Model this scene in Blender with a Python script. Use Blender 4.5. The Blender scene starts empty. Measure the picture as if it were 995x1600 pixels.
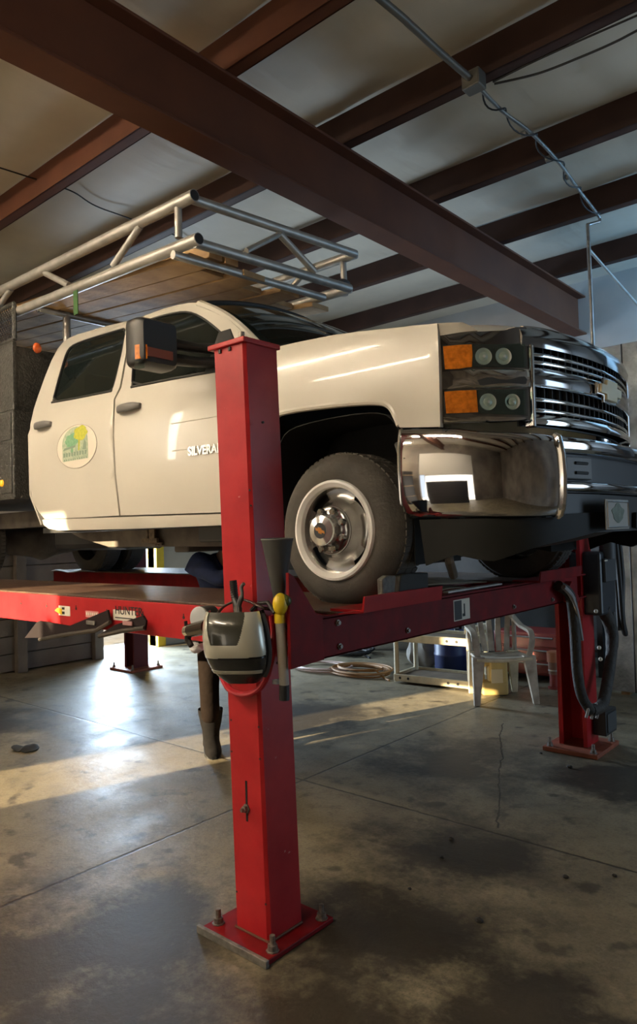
import bpy, bmesh, math, random
import numpy as np
from mathutils import Vector, Matrix
from mathutils.geometry import delaunay_2d_cdt
random.seed(4)
SC = bpy.context.scene
COL = SC.collection
R = math.radians

# ------------------------------------------------------------------ camera
EYE = np.array([0.0, 0.0, 1.6])
FPX, CX, CY = 1110.0, 497.5, 800.0
def cam_axes(yaw, pitch, roll):
    f = np.array([-math.sin(yaw)*math.cos(pitch), math.cos(yaw)*math.cos(pitch), math.sin(pitch)])
    r0 = np.array([math.cos(yaw), math.sin(yaw), 0.0]); u0 = np.cross(r0, f)
    r = math.cos(roll)*r0 + math.sin(roll)*u0
    return r, np.cross(r, f), f
AR, AU, AF = cam_axes(R(40.87), R(1.72), R(-1.69))
cd = bpy.data.cameras.new('camera')
cd.sensor_fit = 'VERTICAL'; cd.sensor_height = 36.0; cd.lens = FPX/1600*36; cd.clip_start = 0.05
cam = bpy.data.objects.new('camera', cd); COL.objects.link(cam)
M = Matrix([[AR[i], AU[i], -AF[i], EYE[i]] for i in range(3)] + [[0, 0, 0, 1]])
cam.matrix_world = M
SC.camera = cam

# ------------------------------------------------------------------ light
vs = SC.view_settings
vs.view_transform = 'Standard'; vs.look = 'None'; vs.gamma = 1; vs.use_curve_mapping = False
vs.exposure = 0.62
W = bpy.data.worlds.new('daylight'); SC.world = W; W.use_nodes = True
bg = W.node_tree.nodes['Background']; bg.inputs[0].default_value = (0.84, 0.92, 1.0, 1); bg.inputs[1].default_value = 1.1
def sun(name, d, strength, col, angle=0.6):
    l = bpy.data.lights.new(name, 'SUN'); l.energy = strength; l.color = col; l.angle = R(angle)
    o = bpy.data.objects.new(name, l); COL.objects.link(o)
    o.rotation_euler = Vector(d).to_track_quat('-Z', 'Y').to_euler(); o.location = (-8, -8, 6)
def area(name, loc, d, sx, sy, power, col, spread=180):
    l = bpy.data.lights.new(name, 'AREA'); l.shape = 'RECTANGLE'; l.size = sx; l.size_y = sy
    l.energy = power; l.color = col; l.spread = R(spread)
    o = bpy.data.objects.new(name, l); COL.objects.link(o); o.location = loc
    o.rotation_euler = Vector(d).to_track_quat('-Z', 'Y').to_euler()
ce, se = math.cos(R(14)), math.sin(R(14))
sun('low_sun', (0.30*ce, 0.954*ce, -se), 16, (1.0, 0.80, 0.50))
area('back_door_daylight', (-9.15, 5.9, 1.5), (1, -0.05, -0.30), 1.1, 3.0, 230, (0.62, 0.80, 1.0), 130)
area('front_bay_daylight', (3.9, 7.2, 1.9), (-1, 0.05, 0.0), 2.4, 3.2, 48, (0.45, 0.72, 1.0))
area('side_bay_daylight', (-2.3, -4.3, 1.15), (-0.1, 1, 0.15), 4.4, 2.2, 60, (1.0, 0.85, 0.66))
area('far_wall_blue_fill', (0.2, 7.9, 3.6), (-1, 0.28, 0.05), 1.0, 1.4, 44, (0.30, 0.62, 1.0), 140)  # blue lamp added for a glow on the far wall; no window there
area('slot_window_daylight', (-9.0, -1.7, 3.2), (1, 0.3, -0.1), 0.34, 1.4, 48, (1.0, 0.88, 0.70))

# ------------------------------------------------------------------ pixel -> point on a real plane or surface
def ray(px, py): return AR*((px-CX)/FPX) - AU*((py-CY)/FPX) + AF
def on(px, py, ax, v):
    d = ray(px, py); return EYE + d*((v-EYE[ax])/d[ax])
def onX(px, py, v): return on(px, py, 0, v)
def onY(px, py, v): return on(px, py, 1, v)
def onZ(px, py, v): return on(px, py, 2, v)
def march(px, py, f, t0=1.2, t1=8.0):
    d = ray(px, py); n = 160; s0 = f(EYE+d*t0); a = t0
    for i in range(1, n+1):
        b = t0+(t1-t0)*i/n; s = f(EYE+d*b)
        if s*s0 <= 0:
            for _ in range(30):
                m = (a+b)/2
                if f(EYE+d*m)*s0 > 0: a = m
                else: b = m
            return EYE+d*((a+b)/2)
        a = b
    return EYE+d*t1

# ------------------------------------------------------------------ materials
MATS = {}
def mat(name, col, rough=0.5, metal=0.0, var=0.0, vscale=6.0, bump=0.0, bscale=40.0, coat=0.0, emit=None, spec=0.5, col2=None, wear=None):
    """principled; optional noise mixing towards col2 (or a darker tone), bump, worn specks"""
    if name in MATS: return MATS[name]
    m = bpy.data.materials.new(name); m.use_nodes = True; nt = m.node_tree; N = nt.nodes; L = nt.links
    b = N['Principled BSDF']
    b.inputs['Base Color'].default_value = (*col, 1); b.inputs['Roughness'].default_value = rough
    b.inputs['Metallic'].default_value = metal; b.inputs['Coat Weight'].default_value = coat
    b.inputs['Specular IOR Level'].default_value = spec
    tc = N.new('ShaderNodeTexCoord')
    if var > 0:
        n = N.new('ShaderNodeTexNoise'); n.inputs['Scale'].default_value = vscale; n.inputs['Detail'].default_value = 6
        L.new(tc.outputs['Object'], n.inputs['Vector'])
        r = N.new('ShaderNodeValToRGB'); r.color_ramp.elements[0].position = 0.35; r.color_ramp.elements[1].position = 0.7
        c2 = col2 if col2 else tuple(c*(1-var) for c in col)
        r.color_ramp.elements[0].color = (*col, 1); r.color_ramp.elements[1].color = (*c2, 1)
        L.new(n.outputs['Fac'], r.inputs['Fac']); src = r.outputs['Color']
        if wear:
            w = N.new('ShaderNodeTexNoise'); w.inputs['Scale'].default_value = wear[1]; w.inputs['Detail'].default_value = 8
            L.new(tc.outputs['Object'], w.inputs['Vector'])
            wr = N.new('ShaderNodeValToRGB'); wr.color_ramp.elements[0].position = wear[2]; wr.color_ramp.elements[1].position = wear[2]+0.03
            L.new(w.outputs['Fac'], wr.inputs['Fac'])
            mx = N.new('ShaderNodeMix'); mx.data_type = 'RGBA'
            L.new(wr.outputs['Color'], mx.inputs[0]); L.new(src, mx.inputs[6]); mx.inputs[7].default_value = (*wear[0], 1)
            src = mx.outputs[2]
        L.new(src, b.inputs['Base Color'])
    if bump > 0:
        n2 = N.new('ShaderNodeTexNoise'); n2.inputs['Scale'].default_value = bscale; n2.inputs['Detail'].default_value = 5
        L.new(tc.outputs['Object'], n2.inputs['Vector'])
        bp = N.new('ShaderNodeBump'); bp.inputs['Strength'].default_value = bump; bp.inputs['Distance'].default_value = 0.02
        L.new(n2.outputs['Fac'], bp.inputs['Height']); L.new(bp.outputs['Normal'], b.inputs['Normal'])
    if emit:
        b.inputs['Emission Color'].default_value = (*col, 1); b.inputs['Emission Strength'].default_value = emit
    MATS[name] = m
    return m
def glass(name, col, fac, rough=0.03):
    if name in MATS: return MATS[name]
    m = bpy.data.materials.new(name); m.use_nodes = True; nt = m.node_tree; N = nt.nodes; L = nt.links
    b = N['Principled BSDF']; b.inputs['Base Color'].default_value = (*col, 1); b.inputs['Roughness'].default_value = rough
    t = N.new('ShaderNodeBsdfTransparent'); t.inputs[0].default_value = (0.75, 0.85, 0.8, 1)
    mx = N.new('ShaderNodeMixShader'); mx.inputs[0].default_value = fac
    L.new(b.outputs[0], mx.inputs[1]); L.new(t.outputs[0], mx.inputs[2]); L.new(mx.outputs[0], N['Material Output'].inputs[0])
    MATS[name] = m
    return m

WHITE = mat('white_truck_paint', (0.64, 0.61, 0.54), 0.25, coat=0.2, var=0.05, vscale=2)
CHROME = mat('chrome', (0.78, 0.80, 0.82), 0.05, 1.0)
CHROME2 = mat('bright_chrome', (0.9, 0.9, 0.9), 0.16, 1.0)
BLACKP = mat('black_plastic', (0.018, 0.019, 0.02), 0.5, var=0.3, vscale=8)
DKGREY = mat('dark_grey_plastic', (0.05, 0.055, 0.06), 0.55)
RUBBER = mat('tyre_rubber', (0.050, 0.045, 0.040), 0.75, var=0.4, vscale=5, col2=(0.085, 0.075, 0.062), bump=0.15, bscale=60)
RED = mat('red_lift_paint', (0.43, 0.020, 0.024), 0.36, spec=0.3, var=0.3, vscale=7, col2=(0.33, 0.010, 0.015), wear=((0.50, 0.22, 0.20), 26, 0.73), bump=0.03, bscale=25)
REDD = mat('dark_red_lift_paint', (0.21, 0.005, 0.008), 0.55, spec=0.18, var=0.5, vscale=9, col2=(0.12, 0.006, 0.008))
RUSTDECK = mat('worn_rusty_deck', (0.055, 0.025, 0.018), 0.38, var=0.5, vscale=7, col2=(0.11, 0.068, 0.042), bump=0.3, bscale=50)
STEEL = mat('galvanised_steel', (0.42, 0.42, 0.41), 0.38, 0.9, var=0.35, vscale=14)
ALU = mat('aluminium_tube', (0.50, 0.49, 0.46), 0.42, 0.55, var=0.3, vscale=10)
BOLT = mat('dirty_bolt_steel', (0.30, 0.27, 0.24), 0.5, 0.8, var=0.5, vscale=60)
DARKIRON = mat('dark_iron', (0.03, 0.027, 0.026), 0.55, 0.4, var=0.4, vscale=20)
AMBER = mat('amber_lens', (0.75, 0.22, 0.02), 0.12, coat=0.6, var=0.4, vscale=50, bump=0.2, bscale=90)
TINT = glass('tinted_window_glass', (0.010, 0.014, 0.013), 0.30)
LENS = glass('clear_lamp_lens', (0.22, 0.23, 0.23), 0.90)
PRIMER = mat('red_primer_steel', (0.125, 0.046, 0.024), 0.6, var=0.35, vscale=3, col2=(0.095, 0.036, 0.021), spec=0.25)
DPRIMER = mat('shaded_primer_steel', (0.070, 0.036, 0.028), 0.6, var=0.35, vscale=3, spec=0.25)
WOOD = mat('weathered_board', (0.52, 0.34, 0.165), 0.75, var=0.5, vscale=5, col2=(0.30, 0.185, 0.09), bump=0.2, bscale=30)
CREAM = mat('cream_plastic', (0.66, 0.58, 0.40), 0.5, var=0.25, vscale=12, col2=(0.48, 0.41, 0.27))
DIRTYCHAIR = mat('dirty_resin', (0.48, 0.43, 0.34), 0.55, var=0.6, vscale=9, col2=(0.24, 0.20, 0.15))
BLKCAB = mat('black_cable', (0.014, 0.014, 0.015), 0.5)

# ------------------------------------------------------------------ mesh builder
OFF = {}
class MB:
    def __init__(s): s.v = []; s.f = []; s.mi = []; s.cur = 0
    def add(s, vs_, fs):
        k = len(s.v); s.v += [tuple(float(c) for c in p) for p in vs_]
        for f in fs: s.f.append(tuple(i+k for i in f)); s.mi.append(s.cur)
        return s
    def box(s, a, b, rot=None, piv=None):
        x0, y0, z0 = a; x1, y1, z1 = b
        p = [(x0,y0,z0),(x1,y0,z0),(x1,y1,z0),(x0,y1,z0),(x0,y0,z1),(x1,y0,z1),(x1,y1,z1),(x0,y1,z1)]
        if rot is not None:
            c = Vector(piv) if piv else Vector(((x0+x1)/2,(y0+y1)/2,(z0+z1)/2))
            p = [tuple(rot @ (Vector(q)-c) + c) for q in p]
        return s.add(p, [(0,3,2,1),(4,5,6,7),(0,1,5,4),(1,2,6,5),(2,3,7,6),(3,0,4,7)])
    def prism(s, poly, vec):
        n = len(poly); vec = np.array(vec, float); a = [np.array(p, float) for p in poly]
        return s.add(a + [p+vec for p in a], [tuple(range(n-1,-1,-1)), tuple(range(n, 2*n))] + [(i,(i+1)%n,(i+1)%n+n,i+n) for i in range(n)])
    def tube(s, pts, r, seg=12, closed=False, cap=True, flat=1.0):
        P = [Vector(p) for p in pts]; n = len(P); rr = r if hasattr(r, '__len__') else [r]*n
        T = []
        for i in range(n):
            a = P[(i-1) % n] if (closed or i > 0) else P[i]; b = P[(i+1) % n] if (closed or i < n-1) else P[i]
            t = (b-a); T.append(t.normalized() if t.length > 1e-9 else Vector((0,0,1)))
        up = Vector((0,0,1)) if abs(T[0].z) < 0.9 else Vector((1,0,0))
        u = T[0].cross(up).normalized(); vs_ = []
        for i in range(n):
            u = (u - T[i]*u.dot(T[i])).normalized(); w = T[i].cross(u)
            for k in range(seg):
                a = 2*math.pi*k/seg; vs_.append(P[i] + (u*math.cos(a) + w*math.sin(a)*flat)*rr[i])
        fs = []
        for i in range(n if closed else n-1):
            j = (i+1) % n
            for k in range(seg): fs.append((i*seg+k, i*seg+(k+1)%seg, j*seg+(k+1)%seg, j*seg+k))
        if cap and not closed: fs += [tuple(range(seg-1,-1,-1)), tuple((n-1)*seg+k for k in range(seg))]
        return s.add(vs_, fs)
    def lathe(s, prof, o, axis, seg=40, close=False):
        """prof: (radius, distance along axis)"""
        ax = Vector(axis).normalized(); up = Vector((0,0,1)) if abs(ax.z) < 0.9 else Vector((1,0,0))
        u = ax.cross(up).normalized(); w = ax.cross(u); o = Vector(o); vs_ = []; n = len(prof)
        for r, h in prof:
            for k in range(seg):
                a = 2*math.pi*k/seg; vs_.append(o + ax*h + (u*math.cos(a)+w*math.sin(a))*max(r, 1e-5))
        fs = []
        for i in range(n if close else n-1):
            j = (i+1) % n
            for k in range(seg): fs.append((i*seg+k, i*seg+(k+1)%seg, j*seg+(k+1)%seg, j*seg+k))
        if not close: fs += [tuple(range(seg-1,-1,-1)), tuple((n-1)*seg+k for k in range(seg))]
        return s.add(vs_, fs)
    def grid(s, rows, flip=False):
        n = len(rows); m = len(rows[0]); vs_ = [p for r in rows for p in r]
        fs = [(i*m+j, i*m+j+1, (i+1)*m+j+1, (i+1)*m+j) for i in range(n-1) for j in range(m-1)]
        if flip: fs = [f[::-1] for f in fs]
        return s.add(vs_, fs)
    def loft(s, rings, cap=True):
        n = len(rings); m = len(rings[0]); vs_ = [p for r in rings for p in r]
        fs = [(i*m+j, i*m+(j+1)%m, (i+1)*m+(j+1)%m, (i+1)*m+j) for i in range(n-1) for j in range(m)]
        if cap: fs += [tuple(range(m-1,-1,-1)), tuple((n-1)*m+k for k in range(m))]
        return s.add(vs_, fs)
    def ball(s, c, r, sc=(1,1,1), seg=20, ring=12, rot=None):
        vs_ = []; fs = []
        for i in range(ring+1):
            t = math.pi*i/ring
            for k in range(seg):
                a = 2*math.pi*k/seg
                q = Vector((r*sc[0]*math.sin(t)*math.cos(a), r*sc[1]*math.sin(t)*math.sin(a), r*sc[2]*math.cos(t)))
                if rot is not None: q = rot @ q
                vs_.append(Vector(c)+q)
        for i in range(ring):
            for k in range(seg): fs.append((i*seg+k, (i+1)*seg+k, (i+1)*seg+(k+1)%seg, i*seg+(k+1)%seg))
        return s.add(vs_, fs)
    def build(s, name, m, parent=None, smooth=38, bevel=0, bseg=2, solid=0, subsurf=0, origin=None, weld=False, fix=True):
        me = bpy.data.meshes.new(name)
        off = Vector(OFF.get(parent.name, (0,0,0))) if parent else Vector(origin or (0,0,0))
        me.from_pydata([tuple(Vector(p)-off) for p in s.v], [], s.f)
        ms = m if isinstance(m, (list, tuple)) else [m]
        for q in ms: me.materials.append(q)
        if len(ms) > 1: me.polygons.foreach_set('material_index', s.mi)
        if fix or weld:
            bm = bmesh.new(); bm.from_mesh(me)
            bmesh.ops.remove_doubles(bm, verts=bm.verts, dist=1e-5)
            if fix: bmesh.ops.recalc_face_normals(bm, faces=bm.faces)
            bm.to_mesh(me); bm.free()
        if smooth:
            me.polygons.foreach_set('use_smooth', [True]*len(me.polygons)); me.set_sharp_from_angle(angle=R(smooth))
        me.update()
        o = bpy.data.objects.new(name, me); COL.objects.link(o)
        if parent:
            o.parent = parent; OFF[o.name] = tuple(off)
        else:
            o.location = off; OFF[o.name] = tuple(off)
        if solid:
            d = o.modifiers.new('thickness', 'SOLIDIFY'); d.thickness = solid; d.offset = -1
            d = o.modifiers.new('split', 'EDGE_SPLIT'); d.split_angle = R(50)
        if bevel:
            d = o.modifiers.new('bevel', 'BEVEL'); d.width = bevel; d.segments = bseg; d.limit_method = 'ANGLE'; d.angle_limit = R(40)
        if subsurf: d = o.modifiers.new('sub', 'SUBSURF'); d.levels = subsurf; d.render_levels = subsurf
        return o
def tag(o, label=None, cat=None, group=None, kind=None):
    if label: o['label'] = label
    if cat: o['category'] = cat
    if group: o['group'] = group
    if kind: o['kind'] = kind
    return o
def thing(name, loc, label, cat, group=None):
    o = bpy.data.objects.new(name, None); COL.objects.link(o); o.location = loc; o.empty_display_size = 0.1
    OFF[o.name] = tuple(loc); return tag(o, label, cat, group)
def copy_tree(o, parent=None):
    c = o.copy(); COL.objects.link(c); c.parent = parent; OFF[c.name] = OFF.get(o.name, (0,0,0))
    for ch in [x for x in COL.objects if x.parent == o]: copy_tree(ch, c)
    return c
def struct(o): o['kind'] = 'structure'; return o
def chaikin(p, n=1, closed=True):
    p = [np.array(q, float) for q in p]
    for _ in range(n):
        q = []
        for i in range(len(p) if closed else len(p)-1):
            a = p[i]; b = p[(i+1) % len(p)]; q += [a*0.75+b*0.25, a*0.25+b*0.75]
        p = q if closed else [p[0]]+q+[p[-1]]
    return p
def spline(p, n=8, closed=False):
    P = [np.array(q, float) for q in p]; m = len(P); out = []
    for i in range(m if closed else m-1):
        g = lambda k: P[k % m] if closed else P[min(max(k, 0), m-1)]
        a, b, c, d = g(i-1), g(i), g(i+1), g(i+2)
        for k in range(n):
            t = k/n
            out.append(0.5*((2*b)+(c-a)*t+(2*a-5*b+4*c-d)*t*t+(3*b-a-3*c+d)*t**3))
    if not closed: out.append(P[-1])
    return out
def curve1(keys):
    """smooth scalar function through (x, y) keys"""
    k = np.array(spline([(a, b) for a, b in sorted(keys)], 16)); xs = np.maximum.accumulate(k[:, 0])
    return lambda x: float(np.interp(x, xs, k[:, 1]))
def cdt(outline, holes=(), sp=0.05):
    """triangulate a 2-D outline with holes, with grid points inside -> (pts, tris)"""
    pts = [tuple(p) for p in outline]; edges = [(i, (i+1) % len(pts)) for i in range(len(pts))]
    for h in holes:
        k = len(pts); pts += [tuple(p) for p in h]; edges += [(k+i, k+(i+1) % len(h)) for i in range(len(h))]
    def inside(x, y, poly):
        c = False; n = len(poly); j = n-1
        for i in range(n):
            xi, yi = poly[i][0], poly[i][1]; xj, yj = poly[j][0], poly[j][1]
            if (yi > y) != (yj > y) and x < (xj-xi)*(y-yi)/(yj-yi)+xi: c = not c
            j = i
        return c
    A = np.array([p[:2] for p in outline]); lo = A.min(0); hi = A.max(0)
    def near(x, y):
        return any(np.min(np.hypot(np.array([p[0] for p in q])-x, np.array([p[1] for p in q])-y)) < sp*0.45 for q in [outline]+list(holes))
    y = lo[1]+sp/2
    while y < hi[1]:
        x = lo[0]+sp/2
        while x < hi[0]:
            if inside(x, y, outline) and not any(inside(x, y, h) for h in holes) and not near(x, y): pts.append((x, y))
            x += sp
        y += sp
    v, e, f, *_ = delaunay_2d_cdt([Vector(p[:2]) for p in pts], edges, [], 0, 1e-6)
    tr = []
    for t in f:
        c = sum((v[i] for i in t), Vector((0, 0)))/len(t)
        if inside(c.x, c.y, outline) and not any(inside(c.x, c.y, h) for h in holes):
            a2 = (v[t[1]]-v[t[0]]).cross(v[t[2]]-v[t[0]])
            tr.append(tuple(t) if a2 > 0 else tuple(t)[::-1])
    return [(q.x, q.y) for q in v], tr
def text_mesh(body, size, m, name, parent, matrix, depth=0.002, bold=0.0):
    cu = bpy.data.curves.new(name, 'FONT'); cu.body = body; cu.size = size; cu.extrude = depth; cu.offset = bold; cu.align_x = 'LEFT'
    t = bpy.data.objects.new(name, cu); COL.objects.link(t)
    me = bpy.data.meshes.new_from_object(t.evaluated_get(bpy.context.evaluated_depsgraph_get()))
    bpy.data.objects.remove(t); bpy.data.curves.remove(cu)
    off = Vector(OFF.get(parent.name, (0,0,0)))
    me.transform(Matrix.Translation(-off) @ matrix); me.materials.clear(); me.materials.append(m)
    o = bpy.data.objects.new(name, me); COL.objects.link(o); o.parent = parent; OFF[o.name] = tuple(off)
    return o
def skin(name, chains, m, parent, sub=2, branch=0.7):
    """chains: list of [(point, rx[, ry])...]; equal points are shared; first vertex is the root"""
    vs_, es, rad = [], [], []
    key = {}
    off = Vector(OFF.get(parent.name, (0,0,0))) if parent else Vector((0,0,0))
    for ch in chains:
        prev = None
        for it in ch:
            p = tuple(round(float(c), 4) for c in it[0])
            if p not in key: key[p] = len(vs_); vs_.append(tuple(Vector(p)-off)); rad.append((it[1], it[2] if len(it) > 2 else it[1]))
            if prev is not None and prev != key[p]: es.append((prev, key[p]))
            prev = key[p]
    me = bpy.data.meshes.new(name); me.from_pydata(vs_, es, []); me.materials.append(m)
    o = bpy.data.objects.new(name, me); COL.objects.link(o)
    d = o.modifiers.new('skin', 'SKIN'); d.use_smooth_shade = True; d.branch_smoothing = branch
    for i, r in enumerate(rad):
        me.skin_vertices[0].data[i].radius = r; me.skin_vertices[0].data[i].use_root = (i == 0)
    if sub: d = o.modifiers.new('sub', 'SUBSURF'); d.levels = sub; d.render_levels = sub
    if parent: o.parent = parent
    OFF[o.name] = tuple(off)
    return o
# ------------------------------------------------------------------ floor
def floor_material():
    m = bpy.data.materials.new('stained_concrete'); m.use_nodes = True; nt = m.node_tree; N = nt.nodes; L = nt.links
    b = N['Principled BSDF']; tc = N.new('ShaderNodeTexCoord'); O = tc.outputs['Object']
    def noise(sc, det=6, rough=0.6, vec=O):
        n = N.new('ShaderNodeTexNoise'); n.inputs['Scale'].default_value = sc; n.inputs['Detail'].default_value = det
        n.inputs['Roughness'].default_value = rough; L.new(vec, n.inputs['Vector']); return n.outputs['Fac']
    def ramp(src, a, b_, ca=(0,0,0,1), cb=(1,1,1,1)):
        r = N.new('ShaderNodeValToRGB'); r.color_ramp.elements[0].position = a; r.color_ramp.elements[1].position = b_
        r.color_ramp.elements[0].color = ca; r.color_ramp.elements[1].color = cb; L.new(src, r.inputs[0]); return r.outputs[0]
    def mixc(f, a, c):
        x = N.new('ShaderNodeMix'); x.data_type = 'RGBA'
        for s, q in ((0, f), (6, a), (7, c)):
            if hasattr(q, 'links') or hasattr(q, 'is_linked'): L.new(q, x.inputs[s])
            else: x.inputs[s].default_value = q
        return x.outputs[2]
    def ma(op, a, c=None, clamp=False):
        x = N.new('ShaderNodeMath'); x.operation = op; x.use_clamp = clamp
        for i, q in enumerate((a, c)):
            if q is None: continue
            if isinstance(q, (int, float)): x.inputs[i].default_value = q
            else: L.new(q, x.inputs[i])
        return x.outputs[0]
    base = mixc(ramp(noise(1.3, 7), 0.35, 0.68), (0.27, 0.228, 0.150, 1), (0.145, 0.122, 0.078, 1))
    base = mixc(ramp(noise(9, 8, 0.7), 0.48, 0.75), base, (0.10, 0.083, 0.062, 1))
    base = mixc(ramp(noise(30, 8, 0.75), 0.52, 0.75), base, (0.27, 0.24, 0.18, 1))
    base = mixc(ramp(noise(70, 8, 0.8), 0.50, 0.72), base, (0.055, 0.047, 0.034, 1))
    # old oil: dark blotches, thickest round the near column
    sep = N.new('ShaderNodeSeparateXYZ'); L.new(O, sep.inputs[0]); X, Y = sep.outputs[0], sep.outputs[1]
    def spot(cx, cy, r):
        dx = ma('SUBTRACT', X, cx); dy = ma('SUBTRACT', Y, cy)
        d = ma('SQRT', ma('ADD', ma('MULTIPLY', dx, dx), ma('MULTIPLY', dy, dy)))
        return ma('SUBTRACT', 1.0, ma('DIVIDE', d, r), True)
    s = None
    for c in ((-2.1, 1.2, 1.0), (-2.75, 1.25, 0.75), (-2.0, 0.75, 0.9), (-1.7, 2.3, 0.75), (-2.55, 1.75, 0.75), (-1.35, 1.35, 0.7), (-1.9, 3.1, 0.7), (-2.6, 4.3, 0.8), (-1.6, 4.6, 0.7), (-4.2, 4.7, 0.9), (-1.1, 2.2, 0.5), (-6.4, 2.7, 0.9), (-1.55, 1.7, 0.6)):
        q = spot(*c); s = q if s is None else ma('MAXIMUM', s, q)
    st = ma('ADD', ma('MULTIPLY', s, 1.0), ma('SUBTRACT', ma('MULTIPLY', noise(2.6, 8, 0.65), 1.9), 1.02))
    st = ma('ADD', st, ma('MULTIPLY', ma('SUBTRACT', noise(26, 8, 0.7), 0.5), 0.7)); st = ma('MULTIPLY', ramp(st, 0.10, 0.60), 0.9)
    base = mixc(st, base, (0.022, 0.018, 0.013, 1))
    blot = ramp(noise(5.5, 4, 0.5), 0.60, 0.68); base = mixc(ma('MULTIPLY', blot, 0.75), base, (0.035, 0.028, 0.02, 1))
    # saw-cut joints and a crack
    wob = ma('MULTIPLY', ma('SUBTRACT', noise(4, 6), 0.5), 0.10); fine = ma('MULTIPLY', ma('SUBTRACT', noise(22, 4), 0.5), 0.02)
    def line(d, w): return ramp(ma('ABSOLUTE', d), w*0.6, w*1.5, (1,1,1,1), (0,0,0,1))
    j1 = line(ma('ADD', ma('ADD', X, 3.17), fine), 0.008)
    j2 = line(ma('ADD', ma('SUBTRACT', Y, 3.43), fine), 0.007)
    k = ma('ADD', ma('ADD', ma('MULTIPLY', ma('ADD', X, 1.916), 0.90), ma('MULTIPLY', ma('SUBTRACT', Y, 3.69), 0.435)), wob)
    j3 = line(k, 0.005)
    lim = ma('MULTIPLY', ma('GREATER_THAN', Y, 3.5), ma('LESS_THAN', Y, 5.4))
    cr = ma('MAXIMUM', ma('MAXIMUM', j1, j2), ma('MULTIPLY', j3, lim))
    base = mixc(ma('MULTIPLY', cr, 0.85), base, (0.012, 0.010, 0.008, 1))
    L.new(base, b.inputs['Base Color'])
    rg = mixc(st, ramp(noise(3.1, 6), 0.3, 0.75, (0.32,)*3+(1,), (0.58,)*3+(1,)), (0.44,)*3+(1,))
    L.new(rg, b.inputs['Roughness']); b.inputs['Specular IOR Level'].default_value = 0.5
    bp = N.new('ShaderNodeBump'); bp.inputs['Strength'].default_value = 0.25; bp.inputs['Distance'].default_value = 0.02
    hh = ma('SUBTRACT', ma('ADD', ma('MULTIPLY', noise(20, 10, 0.75), 0.8), ma('MULTIPLY', noise(2.2, 3), 0.4)), ma('MULTIPLY', cr, 0.6))
    L.new(hh, bp.inputs['Height']); L.new(bp.outputs[0], b.inputs['Normal'])
    return m
XB, XF, YL, YR, ZC = -8.75, 3.6, -3.8, 8.7, 4.63
struct(MB().box((XB-6, YL-3, -0.15), (XF+4, YR+3, 0)).build('floor', floor_material(), smooth=0, fix=False))

# ------------------------------------------------------------------ walls
WALLM = mat('beige_wall_liner', (0.50, 0.43, 0.32), 0.7, var=0.3, vscale=1.5, col2=(0.36, 0.30, 0.22))
DARKW = mat('dark_shop_wall', (0.10, 0.095, 0.09), 0.7, var=0.4, vscale=2)
def wall(name, a, b_, m): struct(MB().box(a, b_).build(name, m, smooth=0))
def wall_holes(name, axis, pos, thick, lo, hi, z1, holes, m, wins=()):
    """a wall with door openings: holes = [(lo, hi, top)]"""
    mb = MB(); cur = lo
    def seg(a, b_, za, zb):
        if b_-a < 1e-3: return
        if axis == 0: mb.box((pos, a, za), (pos+thick, b_, zb))
        else: mb.box((a, pos, za), (b_, pos+thick, zb))
    for h in sorted([(a, b_, 0, c) for a, b_, c in holes]+list(wins)):
        seg(cur, h[0], 0, z1); seg(h[0], h[1], h[3], z1); seg(h[0], h[1], 0, h[2]) if h[2] > 0 else None; cur = h[1]
    seg(cur, hi, 0, z1); struct(mb.build(name, m, smooth=0))
wall_holes('wall_back', 0, XB-0.15, 0.15, YL, YR, ZC+0.1, [(5.42, 6.36, 3.0)], WALLM, [(-1.87, -1.53, 2.5, 3.9)])
wall_holes('wall_front', 0, XF, 0.15, YL, YR, ZC+0.1, [(6.0, 8.4, 3.5)], mat('near_shop_wall', (0.26, 0.22, 0.17), 0.7, var=0.5, vscale=0.9, col2=(0.12, 0.10, 0.085)))
wall('fill_backing_wall', (0.35, 7.05, 0), (0.5, YR, ZC), DARKW)  # unseen wall added behind the blue fill lamp
wall_holes('wall_left', 1, YL-0.15, 0.15, XB, XF, ZC+0.1, [(-6.98, -6.62, 3.5), (-6.62, -6.02, 3.02), (-4.5, -0.1, 3.7)], mat('near_shop_wall', (0.26, 0.22, 0.17), 0.7, var=0.5, vscale=0.9, col2=(0.12, 0.10, 0.085)))
struct(MB().box((-5.9, YL-4.6, 0), (4.0, YL-4.3, 6)).build('sun_block_wall', WALLM, smooth=0))  # unseen wall added to keep the sun out of the side bay
wall('wall_right', (XB, YR, 0), (XF, YR+0.15, ZC+0.1), DARKW)
struct(MB().box((XB, YR-0.03, 2.3), (XF, YR-0.002, ZC)).build('glow_wall_panel', mat('glow_wall_grey', (0.46, 0.46, 0.45), 0.6, var=0.2, vscale=1.5), smooth=0))  # lighter panel added so the dark wall shows a blue glow
# yellow painted jamb of the back door
YEL = mat('yellow_jamb_paint', (0.78, 0.52, 0.03), 0.5, var=0.2, vscale=10)
struct(MB().box((XB-0.17, 6.36, 0), (XB+0.06, 6.50, 3.0)).build('trim_1', YEL, smooth=0, bevel=0.008))
struct(MB().box((XB-0.17, 5.30, 0), (XB+0.06, 5.42, 3.0)).build('trim_2', DARKIRON, smooth=0, bevel=0.008))

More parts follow.
